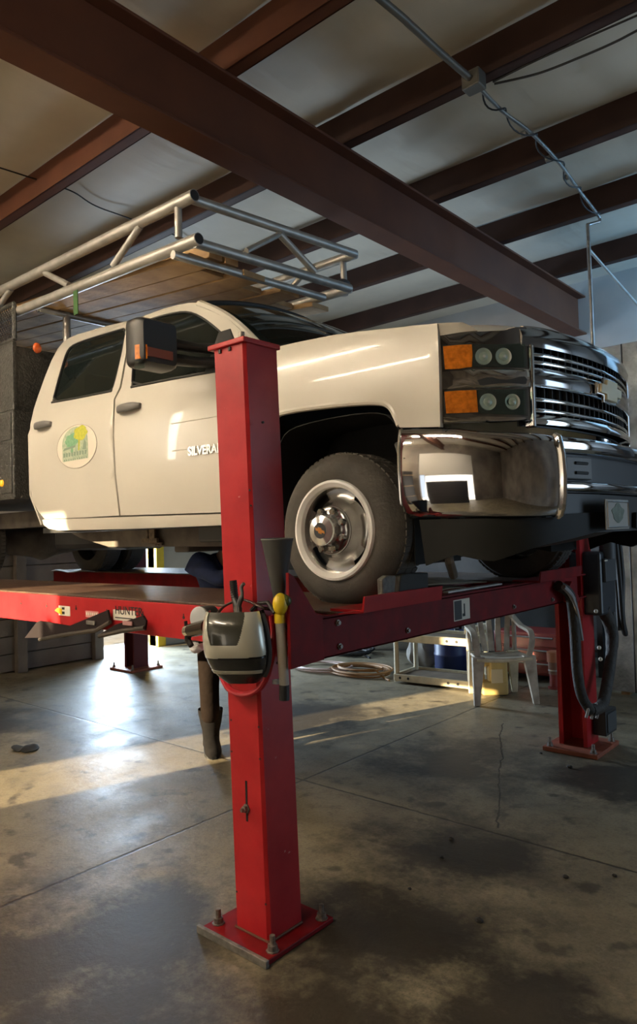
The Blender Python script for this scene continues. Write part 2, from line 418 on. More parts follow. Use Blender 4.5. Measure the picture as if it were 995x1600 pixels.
# ------------------------------------------------------------------ ceiling: quilted white liner over purlins
def liner_material():
    m = mat('white_vinyl_liner', (0.70, 0.655, 0.55), 0.60, var=0.16, vscale=1.2, col2=(0.58, 0.535, 0.45))
    nt = m.node_tree; N = nt.nodes; L = nt.links; b = N['Principled BSDF']; tc = [n for n in N if n.type == 'TEX_COORD'][0]
    mp = N.new('ShaderNodeMapping'); mp.inputs['Scale'].default_value = (9.0, 1.0, 1.0); L.new(tc.outputs['Object'], mp.inputs['Vector'])
    n = N.new('ShaderNodeTexNoise'); n.inputs['Scale'].default_value = 1.6; n.inputs['Detail'].default_value = 5; L.new(mp.outputs[0], n.inputs['Vector'])
    bp = N.new('ShaderNodeBump'); bp.inputs['Strength'].default_value = 0.28; bp.inputs['Distance'].default_value = 0.02
    L.new(n.outputs['Fac'], bp.inputs['Height']); L.new(bp.outputs[0], b.inputs['Normal'])
    return m
PY = [-2.0, -0.78, 0.44, 1.64, 2.857, 3.98, 5.20, 6.42, 7.74]     # purlin webs
RX = -3.10                                                        # rafter front edge of top flange
rows = []
xs = np.linspace(XB-0.1, XF+0.1, 150); ys = np.linspace(YL-0.1, YR+0.1, 130)
rs = np.random.RandomState(3); ph = rs.rand(40)*6.28
for x in xs:
    r = []
    for y in ys:
        d = min(abs(y-p) for p in PY); sag = 0.045*min(1, d/0.5)
        near = math.exp(-((x-(RX+0.25))/0.55)**2) if x > RX else 0.15
        w = sum(math.sin(y*(13+5*k)+x*(2+1.3*k)+ph[k])/(k+1.5) for k in range(4))
        r.append((x, y, ZC-sag-near*0.014*w-0.006*math.sin(3*x+ph[9])*math.sin(2.1*y)))
    rows.append(r)
ce_ = MB().grid(rows); struct(ce_.build('ceiling', liner_material(), smooth=180, fix=False))
struct(MB().box((XB-0.2, YL-0.2, ZC+0.06), (XF+0.2, YR+0.2, ZC+0.16)).build('roof', STEEL, smooth=0))

# purlins: Z sections running with the truck
for i, y in enumerate(PY):
    mb = MB(); x0, x1, z0, z1 = XB, XF, 4.40, ZC-0.012
    mb.box((x0, y-0.006, z0), (x1, y+0.006, z1)); mb.box((x0, y, z0), (x1, y+0.088, z0+0.008)); mb.box((x0, y+0.08, z0), (x1, y+0.088, z0+0.025))
    o = mb.build('roof_purlin_beam', PRIMER if y < 3 else DPRIMER, smooth=0)  # far purlins get the primer darkened in colour for shade
    tag(o, kind='structure', group='roof purlins')
# main rafter: I beam across the building
mb = MB()
mb.box((RX-0.20, YL, 3.925), (RX, YR, 3.945)); mb.box((RX-0.108, YL, 3.945), (RX-0.092, YR, 4.378)); mb.box((RX-0.20, YL, 4.378), (RX, YR, 4.398))
for y in np.arange(YL+0.9, YR, 2.44): mb.box((RX-0.195, y, 3.945), (RX-0.005, y+0.012, 4.378)) if y > 8 else None
struct(mb.build('rafter_beam', PRIMER, smooth=0, bevel=0.004))

# ------------------------------------------------------------------ low plank wall at the back, metal sheet wall at the right
PLK = mat('painted_old_planks', (0.15, 0.125, 0.10), 0.75, var=0.5, vscale=3, col2=(0.085, 0.072, 0.06), bump=0.2, bscale=30)
t = thing('plank_partition', (-8.6, 3.6, 0), 'low grey wall of horizontal planks left of the bright back doorway', 'partition')
mb = MB()
for k in range(7): mb.box((-8.66, 1.2, 0.02+k*0.215), (-8.62+0.008*(k % 2), 5.36, 0.02+k*0.215+0.205))
mb.build('plank_panel', PLK, t, smooth=0, bevel=0.006)
for y in (2.6, 4.16, 5.22): MB().box((-8.61, y, 0), (-8.52, y+0.13, 1.56)).build('post', PLK, t, smooth=0, bevel=0.006)
MB().box((-8.68, 1.2, 1.53), (-8.50, 5.36, 1.58)).build('top_rail', mat('pinkish_board', (0.40, 0.27, 0.22), 0.7, var=0.3), t, smooth=0, bevel=0.005)

SHEET = mat('weathered_sheet_metal', (0.33, 0.36, 0.39), 0.42, 0.75, var=0.55, vscale=7, col2=(0.19, 0.21, 0.22), bump=0.25, bscale=40)
t = thing('sheet_metal_partition', (-1.5, 6.95, 0), 'weathered grey sheet metal partition at the far right behind the corner column', 'partition')
mb = MB()
for k, (a, b_) in enumerate(((-2.42, -2.16), (-2.155, -1.2), (-1.195, -0.6))): mb.box((a, 6.93-0.004*(k % 2), 0.03), (b_, 6.945, 3.3))
mb.build('sheet_panel', SHEET, t, smooth=0, bevel=0.003)
mb = MB()
for x in (-2.16, -1.2): mb.tube([(x, 6.93, 0.03), (x, 6.93, 3.3)], 0.008, 6)
mb.build('seam_strip', DARKIRON, t)
for x in (-2.3, -1.5, -0.7): MB().box((x, 6.95, 0), (x+0.08, 7.04, 3.3)).build('stud', WOOD, t, smooth=0)

# ------------------------------------------------------------------ conduit and wiring under the purlins
ZP = 4.36
def pz(px, py, z=ZP): return onZ(px, py, z)
path = [pz(560, -30), pz(596, 0), pz(640, 38), pz(690, 84), pz(740, 127), pz(783, 172), pz(830, 208), pz(874, 255), pz(905, 298), pz(934, 336)]
top = path[-1]
path[0] = path[0]+(path[0]-path[1])*9
drop = [top + np.array((0.01, 0.005, -0.06))]
b0 = march(919, 372, lambda p: p[0]-top[0]+0.03, 2, 12)
drop += [b0+np.array((0, 0, 0.12)), b0, np.array((b0[0], b0[1], 2.05))]
t = thing('electrical_conduit', tuple(top), 'grey electrical conduit with wires running under the purlins and dropping to the right', 'conduit')
MB().tube(spline(path[:5], 6), 0.021, 12).build('conduit_run', mat('dusty_conduit', (0.16, 0.155, 0.14), 0.5, 0.4), t)
MB().tube(spline(path[4:]+drop[:1], 6), 0.013, 12).build('conduit_run', STEEL, t)
MB().tube(spline([drop[0], (drop[0]+drop[1])/2+np.array((-0.05, 0, 0)), drop[1]], 6), 0.014, 10).build('elbow', STEEL, t)
MB().tube([drop[1], drop[2], drop[3]], 0.017, 12).build('drop_pipe', STEEL, t)
jb = path[4]; MB().box(jb-np.array((0.06, 0.05, 0.055)), jb+np.array((0.06, 0.05, 0.05))).build('junction_box', mat('dusty_conduit', (0,0,0)), t, bevel=0.008)
for k in (0.25, 0.55, 0.8):
    q = path[5]*(1-k)+path[8]*k; MB().tube([q-np.array((0.02, 0, 0)), q+np.array((0.02, 0, 0))], 0.024, 10).build('coupling', STEEL, t)
mb = MB(); hel = []
for i in range(60):
    u = i/59*(len(path)-5); k = min(int(u), len(path)-6); q = path[4+k]*(1-(u-k))+path[5+k]*(u-k)
    hel.append(q+np.array((0.035*math.cos(i*0.55), 0.03*math.sin(i*0.37), -0.02+0.03*math.sin(i*0.55))))
mb.tube(hel, 0.006, 6).build('wrapped_wire', BLKCAB, t)
br = march(988, 464, lambda p: p[0]-b0[0], 2, 12)
MB().tube([b0-np.array((0, 0, 0.1)), br+(br-b0)*0.3], 0.013, 10).build('brace_pipe', ALU, t)
for nm, pts, r, lb in (('black_cable', [pz(772, 131), pz(840, 115), pz(905, 90), pz(960, 66), pz(1010, 40)], 0.007, 'black cable sagging from the conduit box to the upper right corner'),
                       ('grey_cable', [pz(770, 128), pz(830, 98), pz(900, 66), pz(1000, 22)], 0.006, 'thin grey cable stretched above the black one beside the junction box'),
                       ('liner_cable', [pz(-20, 256, 4.56), pz(40, 275, 4.54), pz(110, 298, 4.54), pz(150, 322, 4.54), pz(215, 346, 4.55)], 0.006, 'thin cable lying across the white ceiling liner above the ladder rack')):
    pts.append(pts[-1]+(pts[-1]-pts[-2])*4); c = pts[0]; tag(MB().tube(spline(pts, 8), r, 6).build(nm, BLKCAB if 'black' in nm else DARKIRON, origin=tuple(c)), lb, 'cable')

# lights, door, cabinet and shelf added out of view for light and chrome reflections
t_lamps = []
def tube_light(x0, x1, y, label):
    t = thing('added_ceiling_light', ((x0+x1)/2, y, 4.25), label, 'ceiling light', 'added shop lights')  # unseen fixture added to brighten the room
    MB().box((x0, y-0.09, 4.25), (x1, y+0.09, 4.31)).build('fixture_body', mat('fixture_white', (0.7, 0.7, 0.68), 0.4), t, smooth=0, bevel=0.01)
    for s_ in (-1, 1): MB().tube([(x0+0.03, y+s_*0.05, 4.22), (x1-0.03, y+s_*0.05, 4.22)], 0.019, 10).build('tube', mat('lit_tube', (1.0, 0.84, 0.62), 0.5, emit=TUBE), t)
    for x in (x0+0.3, x1-0.3): MB().tube([(x, y, 4.31), (x, y, 4.62)], 0.006, 6).build('hanger', STEEL, t)
TUBE = 80
tube_light(-6.3, -3.9, 0.15, 'added out-of-view fluorescent shop light hanging above the left end of the truck bed side')
tube_light(-3.7, -1.3, -1.3, 'added out-of-view fluorescent shop light hanging nearest to the camera side bay')
tube_light(-6.6, -4.2, -2.3, 'added out-of-view fluorescent shop light hanging by the near wall')
struct(MB().box((-4.5, YL-0.10, 2.25), (-0.1, YL-0.04, 3.72)).build('added_bay_door', mat('rolled_door_white', (0.55, 0.52, 0.46), 0.5), smooth=0))  # unseen door leaf added to cut down the bay's bright reflection
t = thing('added_cabinet', (-2.4, -3.0, 0), 'unseen tall black cabinet added by the open side bay for the chrome to mirror', 'tool cabinet')  # added as a dark shape for the bumper to reflect
MB().box((-3.7, -3.3, 0.05), (-1.0, -2.7, 1.8)).build('cabinet_body', mat('cabinet_black', (0.02, 0.02, 0.022), 0.4), t, bevel=0.01)
for k in range(6): MB().box((-3.66, -2.71, 0.1+k*0.28), (-1.04, -2.685, 0.36+k*0.28)).build('drawer', mat('cabinet_drawer', (0.03, 0.03, 0.034), 0.35), t, bevel=0.006)
t = thing('added_shelf', (-5.0, -3.2, 0), 'unseen storage shelf added against the near wall for the chrome to mirror', 'shelf')  # unseen shelf added to fill out the chrome reflections
for z in (0.3, 0.95, 1.6, 2.25): MB().box((-5.9, -3.6, z), (-4.6, -3.0, z+0.04)).build('shelf_board', WOOD, t, smooth=0)
for x in (-5.88, -4.64): MB().box((x-0.02, -3.6, 0), (x+0.02, -3.0, 2.5)).build('upright', DARKIRON, t, smooth=0)
# ------------------------------------------------------------------ four post lift
def anchor(mb, x, y, z0=0.02, h=0.06):
    mb.lathe([(0.026, 0), (0.026, 0.006), (0.019, 0.007), (0.019, 0.026), (0.011, 0.027), (0.011, h)], (x, y, z0), (0, 0, 1), 8)
# near column
PX0, PX1, PY0, PY1, PH = -2.200, -2.007, 1.955, 2.140, 2.375
t = thing('lift_column', ((PX0+PX1)/2, (PY0+PY1)/2, 0), 'tall glossy red lift column in the foreground carrying a welding helmet', 'lift column', 'lift columns')
LEAN = np.array((-0.052, 0.0, 0))
def lean(p): p = np.array(p, float); return p+LEAN*(p[2]/PH)
mb = MB(); th = 0.009; cx = (PX0+PX1)/2
sec = [(PX0, PY1), (PX0, PY0+0.012), (PX0+0.012, PY0), (PX1-0.012, PY0), (PX1, PY0+0.012), (PX1, PY1)]
inn = [(PX1-th, PY1), (PX1-th, PY0+th), (PX0+th, PY0+th), (PX0+th, PY1)]
ring = lambda z: [lean((x, y, z)) for x, y in sec+inn]
mb.loft([ring(z) for z in (0.022, 0.8, 1.6, PH)]); mb.build('column_channel', RED, t, smooth=30)
mb = MB()                                                       # cap plate with short lip
a, b_ = lean((PX0-0.016, PY0-0.014, PH)), lean((PX1+0.012, PY1+0.012, PH))
mb.box(a, (b_[0], b_[1], PH+0.022)); mb.build('cap_plate', RED, t, smooth=0, bevel=0.004)
mb = MB(); c = lean((PX0+0.105, PY0+0.07, PH)); mb.lathe([(0.018, 0), (0.018, 0.02), (0.013, 0.021), (0.013, 0.05)], (c[0], c[1], PH+0.022), (0, 0, 1), 12)
mb.build('suspension_stud', BOLT, t)
mb = MB()
for px in (PX0+0.05, PX0+0.11): 
    q = lean((px, PY0-0.001, PH-0.012)); mb.box(q-np.array((0.006, 0.006, 0.008)), q+np.array((0.006, 0.003, 0.008)))
mb.build('hole', DARKIRON, t, smooth=0)
MB().box((-2.312, 1.872, 0.001), (-1.935, 2.255, 0.022)).build('base_plate', REDD, t, smooth=0, bevel=0.004)
MB().box((-2.325, 1.855, 0.0), (-1.925, 1.872, 0.030)).build('edge_strip', mat('bare_scuffed_steel', (0.26, 0.245, 0.225), 0.5, 0.6, var=0.5, vscale=30), t, smooth=0, bevel=0.003)
for x, y in ((-2.275, 1.93), (-1.965, 1.93), (-2.275, 2.215), (-1.965, 2.215)): mb = MB(); anchor(mb, x, y); mb.build('anchor_bolt', BOLT, t, smooth=30)
mb = MB()                                                       # weld bead at the foot
for a, b_ in (((PX0, PY0), (PX1, PY0)), ((PX1, PY0), (PX1, PY1))): mb.tube([(a[0], a[1], 0.026), (b_[0], b_[1], 0.026)], 0.006, 6)
mb.build('weld_bead', PRIMER, t)
s0, s1 = onY(384.5, 1220, PY0), onY(388, 1284, PY0); n0 = onY(385.5, 1263, PY0)
mb = MB(); mb.box((s0[0]-0.005, PY0-0.0015, s1[2]), (s0[0]+0.005, PY0+0.002, s0[2])); mb.build('slot', mat('slot_black', (0.008,)*3, 0.8), t, smooth=0)
mb = MB(); mb.lathe([(0.019, 0), (0.019, 0.004), (0.0135, 0.005), (0.0135, 0.018), (0.008, 0.019), (0.008, 0.03)], (n0[0], PY0-0.001, n0[2]), (0, -1, 0), 6)
mb.build('slot_nut', BOLT, t, smooth=30)
mb = MB()
for px, py in ((361, 1125), (404, 1136), (362, 1174), (406, 1186), (370, 1393), (415, 1413), (390, 766), (392, 790)):
    q = onY(px, py, PY0); mb.lathe([(0.0045, -0.001), (0.0045, 0.0012)], (q[0], PY0, q[2]), (0, -1, 0), 8)
q = onX(410, 660, PX1-0.01); mb.lathe([(0.005, 0), (0.005, 0.008)], (PX1-0.012, q[1], q[2]), (1, 0, 0), 8)
mb.build('rivet_hole', DARKIRON, t)

# far column: open channel facing the near one
def far_column(name, x0, x1, y0, y1, loc, label, m1, inward=-1, plate=None, h=2.39):
    t = thing(name, loc, label, 'lift column', 'lift columns')
    mb = MB(); th = 0.012; lip = 0.03
    ya, yb = (y0, y1) if inward < 0 else (y1, y0)                # open edge, closed back
    mb.box((x0, min(ya, yb), 0.02), (x0+th, max(ya, yb), h)); mb.box((x1-th, min(ya, yb), 0.02), (x1, max(ya, yb), h))
    mb.box((x0, yb-0.012 if inward < 0 else yb, 0.02), (x1, yb if inward < 0 else yb+0.012, h))
    for a in ((x0, x0+lip), (x1-lip, x1)): mb.box((a[0], ya, 0.02), (a[1], ya+0.014, h))
    mb.build('column_channel', m1, t, smooth=0, bevel=0.003)
    px0, px1, py0, py1 = plate
    MB().box((px0, py0, 0.0), (px1, py1, 0.03)).build('base_plate', mat('rusty_base_plate', (0.33, 0.09, 0.045), 0.6, var=0.4, vscale=12), t, smooth=0, bevel=0.004)
    for x in (px0+0.04, px1-0.04):
        for y in (py0+0.04, py1-0.04): mb = MB(); anchor(mb, x, y, 0.03); mb.build('anchor_bolt', BOLT, t, smooth=30)
    MB().box((x0-0.012, y0-0.012, h), (x1+0.012, y1+0.012, h+0.022)).build('cap_plate', m1, t, smooth=0, bevel=0.003)
    return t
far_column('lift_column', -2.115, -1.915, 5.04, 5.255, (-2.0, 5.15, 0), 'red lift column at the right with an open channel and black hoses hanging on it', RED, -1, (-2.19, -1.80, 4.905, 5.345))
REARM = mat('backlit_red_paint', (0.085, 0.016, 0.020), 0.6, spec=0.25)  # lift red darkened in colour for the column's backlit shade
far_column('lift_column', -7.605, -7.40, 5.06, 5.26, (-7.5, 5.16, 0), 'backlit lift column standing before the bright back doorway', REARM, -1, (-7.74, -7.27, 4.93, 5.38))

# front crossbeam
BXF, BXB = -1.872, -2.0
t = thing('lift_crossbeam', (BXF-0.06, 3.5, 1.1), 'dark red crossbeam spanning between the two front lift columns under the truck', 'crossbeam')
prof = [(2.03, 1.096), (2.03, 1.272), (4.86, 1.268), (4.86, 1.098)]
mb = MB(); mb.box((BXF-0.010, 2.03, 1.096), (BXF, 4.86, 1.268)); mb.box((BXB-0.03, 2.145, 1.250), (BXF, 5.02, 1.261)); mb.box((BXB-0.03, 2.145, 1.096), (BXF, 5.02, 1.106)); mb.box((BXB-0.03, 2.145, 1.1), (BXB-0.02, 5.02, 1.27))
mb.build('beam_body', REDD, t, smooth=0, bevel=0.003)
mb = MB(); pl = [(1.965, 1.088), (1.965, 1.455), (1.995, 1.44), (2.115, 1.288), (2.16, 1.272), (2.16, 1.096)]
mb.prism([(BXF-0.004, y, z) for y, z in pl], (0.016, 0, 0)); mb.build('gusset', REDD, t, smooth=0, bevel=0.003)
mb = MB(); e0 = onX(893, 940, BXF); mb.prism([(BXF, 4.60, 1.10), (BXF, 4.60, 1.20), (BXF, 4.66, 1.235), (BXF, 4.78, 1.10), (BXF, 4.74, 1.085)], (0.045, 0, 0)); mb.build('end_bracket', REDD, t, smooth=0, bevel=0.004)
for px, py in ((527, 973), (530, 1010), (636, 985), (802, 948), (862, 937)):
    q = onX(px, py, BXF); MB().lathe([(0.014, 0), (0.014, 0.006), (0.009, 0.007), (0.009, 0.014)], (BXF, q[1], q[2]), (1, 0, 0), 6).build('bolt', BOLT, t, smooth=30)
a, b_ = onX(708, 938, BXF), onX(734, 967, BXF)
st = MB().box((BXF, a[1], b_[2]+0.004), (BXF+0.0015, b_[1], a[2]-0.001)).build('sticker', mat('sticker_white', (0.70, 0.67, 0.58), 0.5), t, smooth=0)
ym = a[1]+(b_[1]-a[1])*0.48
MB().box((BXF+0.001, a[1]+0.006, b_[2]+0.009), (BXF+0.0025, ym, a[2]-0.006)).build('black_field', BLACKP, st, smooth=0)
mb = MB(); zc = (a[2]+b_[2])/2; mb.box((BXF+0.001, ym+0.022, zc-0.035), (BXF+0.0025, ym+0.034, zc+0.03)); mb.box((BXF+0.001, ym+0.008, zc-0.035), (BXF+0.0025, ym+0.034, zc-0.02)); mb.build('black_mark', BLACKP, st, smooth=0)

# runways
DZ = 1.262
def runway(y0, y1, label, near):
    t = thing('lift_runway', (-4.6, (y0+y1)/2, 1.08), label, 'lift runway', 'lift runways')
    x0, x1 = -7.45, -1.90
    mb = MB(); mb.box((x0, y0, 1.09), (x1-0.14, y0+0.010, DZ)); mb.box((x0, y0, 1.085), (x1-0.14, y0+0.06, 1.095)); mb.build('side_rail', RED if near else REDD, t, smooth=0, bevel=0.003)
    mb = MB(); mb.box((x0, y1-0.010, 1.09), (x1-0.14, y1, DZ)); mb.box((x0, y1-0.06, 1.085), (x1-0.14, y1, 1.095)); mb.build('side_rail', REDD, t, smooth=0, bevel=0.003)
    MB().box((x0, y0+0.001, DZ), (x1+0.025, y1-0.001, DZ+0.012)).build('deck', RUSTDECK, t, smooth=0, bevel=0.003)
    # front wheel stop: folded plate
    ya, yb = (2.275, 2.870) if near else (3.965, 4.600)
    mb = MB(); mb.prism([(-1.92, ya, DZ+0.013), (-1.745, ya, DZ+0.013), (-1.735, ya, DZ+0.078), (-1.745, ya, DZ+0.079), (-1.755, ya, DZ+0.024), (-1.92, ya, DZ+0.024)], (0, yb-ya, 0))
    if near: mb.prism([(-1.80, ya, DZ+0.013), (-1.745, ya, DZ+0.013), (-1.80, ya-0.09, DZ+0.013)], (0, 0, 0.006))
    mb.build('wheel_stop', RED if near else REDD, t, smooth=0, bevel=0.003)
    return t
NR = (2.265, 2.965)
rn = runway(*NR, 'near red lift runway with a worn brown deck and caution stickers on its side', True)
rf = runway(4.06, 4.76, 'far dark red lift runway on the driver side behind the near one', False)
if True:                                                        # holes and stickers on the near rail
    Y0 = NR[0]
    for px, py in ((33, 943), (73, 947), (119, 951), (287, 965), (167, 957), (223, 961)):
        mb = MB(); q = onY(px, py, Y0); mb.lathe([(0.009, -0.001), (0.009, 0.0015)], (q[0], Y0, q[2]), (0, -1, 0), 8); mb.box((q[0]-0.003, Y0-0.0015, q[2]), (q[0]+0.003, Y0+0.001, q[2]+0.02)); mb.build('rail_hole', DARKIRON, rn, smooth=0)

    SW = MATS['sticker_white']
    def st(x0p, y0p, x1p, y1p, nm, m): 
        a, b_ = onY(x0p, y0p, Y0), onY(x1p, y1p, Y0)
        return MB().box((a[0], Y0-0.002, b_[2]), (b_[0], Y0, a[2])).build(nm, m, rn, smooth=0), a, b_
    s_, a, b_ = st(92, 946, 110, 963, 'caution_sticker', SW)
    w = b_[0]-a[0]; h = a[2]-b_[2]
    MB().prism([(a[0]-w*0.35, Y0-0.0022, a[2]-h*0.55), (a[0]-w*0.1, Y0-0.0022, a[2]-h*0.25), (a[0]+w*0.3, Y0-0.0022, a[2]-h*0.3), (a[0]+w*0.3, Y0-0.0022, b_[2]+h*0.05), (a[0], Y0-0.0022, b_[2]+h*0.2)], (0, 0.0012, 0)).build('yellow_corner', mat('sticker_yellow', (0.85, 0.55, 0.03), 0.5), s_, smooth=0)
    mb = MB(); mb.box((a[0]+w*0.3, Y0-0.0032, b_[2]+h*0.15), (a[0]+w*0.52, Y0-0.0018, b_[2]+h*0.42)); mb.box((a[0]+w*0.3, Y0-0.0032, b_[2]+h*0.62), (a[0]+w*0.52, Y0-0.0018, b_[2]+h*0.85)); mb.build('black_mark', BLACKP, s_, smooth=0)
    s_, a, b_ = st(134, 954, 154, 966, 'red_white_sticker', mat('faded_pink_sticker', (0.62, 0.30, 0.27), 0.5))
    mb = MB()
    for k in range(6): mb.box((a[0]+(b_[0]-a[0])*(0.06+k*0.155), Y0-0.0032, b_[2]+0.35*(a[2]-b_[2])), (a[0]+(b_[0]-a[0])*(0.14+k*0.155), Y0-0.0018, b_[2]+0.75*(a[2]-b_[2])))
    mb.build('pale_dash', SW, s_, smooth=0)
    s_, a, b_ = st(177, 952, 213, 972, 'maker_sticker', SW)
    mtx = Matrix.Translation((a[0]+0.02, Y0-0.003, b_[2]+0.035)) @ Matrix.Rotation(R(90), 4, 'X')
    text_mesh('HUNTER', 0.066, BLACKP, 'lettering', s_, mtx, 0.0006)
    MB().box((a[0]+0.02, Y0-0.003, b_[2]+0.012), (b_[0]-0.03, Y0-0.0018, b_[2]+0.018)).build('underline', BLACKP, s_, smooth=0)

# hanging ramp flaps below the near rail
for i, pts in enumerate(([(38, 997), (57, 972), (62, 970), (108, 978), (168, 953), (172, 974), (140, 985), (100, 996)], [(155, 991), (180, 976), (223, 962), (228, 970), (226, 985), (190, 988), (158, 993)])):
    Y0 = NR[0]-0.035-0.02*i; q = [onY(x, y, Y0) for x, y in pts]
    c = np.mean(q, 0)
    t = thing('ramp_flap', tuple(c), ('long dark steel flap hanging below the near runway at the left', 'short dark steel flap hanging under the maker sticker of the near runway')[i], 'steel flap')
    mb = MB(); mb.prism(q, (0, 0.012, 0)); mb.build('flap_plate', mat('flap_dark', (0.012, 0.007, 0.008), 0.7, spec=0.2), t, smooth=0, bevel=0.002)
    e0, e1 = (onY(100, 993, Y0), onY(232, 966, Y0)) if i == 0 else (onY(160, 992, Y0), onY(228, 979, Y0))
    e = [onY(62, 999, Y0), onY(105, 991, Y0), onY(150, 985, Y0), onY(172, 972, Y0)] if i == 0 else [onY(155, 994, Y0), onY(190, 986, Y0), onY(226, 981, Y0)]
    MB().tube(e, 0.012, 8).build('folded_edge', mat('dull_brown_steel', (0.045, 0.036, 0.03), 0.6, 0.2), t)
    p = onY(142 if i == 0 else 200, 973 if i == 0 else 974, Y0-0.004)
    MB().box(p-np.array((0.045, 0.006, 0.012)), p+np.array((0.045, 0.006, 0.012))).build('hinge_pin' if i == 0 else 'worn_label', STEEL if i == 0 else mat('worn_pink_label', (0.32, 0.16, 0.16), 0.6), t, bevel=0.004)

# rolling bridge between the runways with cardboard on it
t = thing('rolling_bridge', (-2.5, 3.5, 1.2), 'dark red rolling bridge beam between the runways behind the crossbeam', 'bridge jack')
mb = MB(); mb.box((-2.62, 2.97, 1.10), (-2.22, 4.05, 1.255)); mb.build('bridge_beam', REDD, t, smooth=0, bevel=0.006)
mb = MB(); mb.box((-2.50, 3.25, 1.255), (-2.34, 3.75, 1.262)); mb.build('jack_pad', DARKIRON, t, smooth=0, bevel=0.004)
CARD = mat('dirty_cardboard', (0.42, 0.35, 0.24), 0.8, var=0.4, vscale=8)
for i, (x0, y0, x1, y1, z, rz, lb, m) in enumerate(((-2.66, 3.05, -2.02, 3.62, 1.275, 6, 'dirty cardboard sheet lying lowest behind the crossbeam', CARD), (-2.60, 3.15, -2.10, 3.95, 1.292, -5, 'tan cardboard sheet curled on top of the pile behind the crossbeam', CARD), (-2.55, 3.0, -2.08, 3.30, 1.315, 14, 'pale paper sheet beside the front tyre on the cardboard', mat('pale_paper', (0.58, 0.55, 0.48), 0.8, var=0.2)))):
    n = 8; rows = [[(x0+(x1-x0)*a/n, y0+(y1-y0)*b_/n, z+0.014*math.sin(3*b_/n+i)+0.01*math.sin(5*a/n)) for b_ in range(n+1)] for a in range(n+1)]
    rot = Matrix.Rotation(R(rz), 4, 'Z'); c = Vector(((x0+x1)/2, (y0+y1)/2, 0))
    rows = [[tuple(rot @ (Vector(p)-c)+c) for p in r] for r in rows]
    tag(MB().grid(rows).build('cardboard_sheet' if i < 2 else 'paper_sheet', m, solid=0.006, origin=((x0+x1)/2, (y0+y1)/2, z)), lb, 'cardboard' if i < 2 else 'paper')
# bright strip added for the lit edge of the crossbeam's top flange
a, b_ = onX(702, 932, BXF-0.01), onX(786, 917, BXF-0.01)
tag(MB().box((BXF-0.05, a[1], 1.274), (BXF-0.015, b_[1], 1.284)).build('lit_flange_edge', ALU, smooth=0, bevel=0.002, origin=(BXF-0.03, (a[1]+b_[1])/2, 1.274)), 'thin bright strip added as the lit top edge of the crossbeam', 'highlight strip')
# ------------------------------------------------------------------ pickup truck (front towards +X, its right side at low Y)
YC = 3.55
T = thing('pickup_truck', (-4.2, YC, 1.27), 'white crew cab work truck with chrome bumper raised on the red lift', 'truck')
side_key = curve1([(1.40, 2.66), (1.60, 2.645), (1.70, 2.615), (1.80, 2.600), (2.0, 2.586), (2.25, 2.580), (2.42, 2.588), (2.52, 2.61), (2.60, 2.645), (2.8, 2.735), (3.0, 2.82), (3.1, 2.87), (3.2, 2.96)])
def sideY(z): return side_key(z)
G_key = curve1([(2.50, -1.72), (2.60, -1.56), (2.66, -1.47), (2.74, -1.40), (2.82, -1.345), (2.92, -1.295), (3.06, -1.25), (3.3, -1.21), (3.55, -1.195)])
B_key = curve1([(2.575, -1.80), (2.585, -1.62), (2.615, -1.44), (2.69, -1.29), (2.80, -1.20), (2.95, -1.145), (3.2, -1.10), (3.55, -1.085)])
def mirrored(f): return lambda y: f(y if y <= YC else 2*YC-y)
G, B = mirrored(G_key), mirrored(B_key)
def atS(px, py, off=0.0): return march(px, py, lambda p: p[1]-sideY(p[2])-off)
def atG(px, py, off=0.0): return march(px, py, lambda p: p[0]-G(p[1])-off if p[1] > 2.3 else 1.0)
def atB(px, py, off=0.0): return march(px, py, lambda p: p[0]-B(p[1])-off if p[1] > 2.3 else 1.0)
def flipY(vs_): return [(p[0], 2*YC-p[1], p[2]) for p in vs_]
def side_panel(name, outline, m, holes=(), off=0.0, thick=0.02, sp=0.05, world=False, mirror=True, parent=None, smoothing=0):
    """outline: pixel corners marched onto the body side; world=True means (x, z) already"""
    o2 = [tuple(q) for q in outline] if world else [(lambda p: (p[0], p[2]))(atS(*q, off)) for q in outline]
    h2 = [[tuple(q) for q in h] if world else [(lambda p: (p[0], p[2]))(atS(*q, off)) for q in h] for h in holes]
    if smoothing: o2 = [tuple(p) for p in chaikin(o2, smoothing)]
    v, f = cdt(o2, h2, sp); v3 = [(x, sideY(z)+off, z) for x, z in v]
    out = [MB().add(v3, f).build(name, m, parent or T, solid=thick, fix=False, smooth=60)]
    if mirror: out.append(MB().add(flipY(v3), [t[::-1] for t in f]).build(name, m, mirror if not isinstance(mirror, bool) else T, solid=thick, fix=False, smooth=60))
    return out
def front_panel(name, outline, m, off=0.0, thick=0.02, sp=0.05, surf=None, holes=(), mirror=True, parent=None, world=False, joined=False, parent2=None):
    F_ = surf or (atG, G)
    o2 = [tuple(q) for q in outline] if world else [(lambda p: (p[1], p[2]))(F_[0](*q, off)) for q in outline]
    h2 = [[(lambda p: (p[1], p[2]))(F_[0](*q, off)) for q in h] for h in holes]
    v, f = cdt(o2, h2, sp); v3 = [(F_[1](y)+off, y, z) for y, z in v]
    if joined:
        mb = MB().add(v3, f); mb.add(flipY(v3), [t[::-1] for t in f]); return [mb.build(name, m, parent or T, solid=thick, fix=False, smooth=60)]
    out = [MB().add(v3, f).build(name, m, parent or T, solid=thick, fix=False, smooth=60)]
    if mirror: out.append(MB().add(flipY(v3), [t[::-1] for t in f]).build(name, m, parent2 or T, solid=thick, fix=False, smooth=60))
    return out

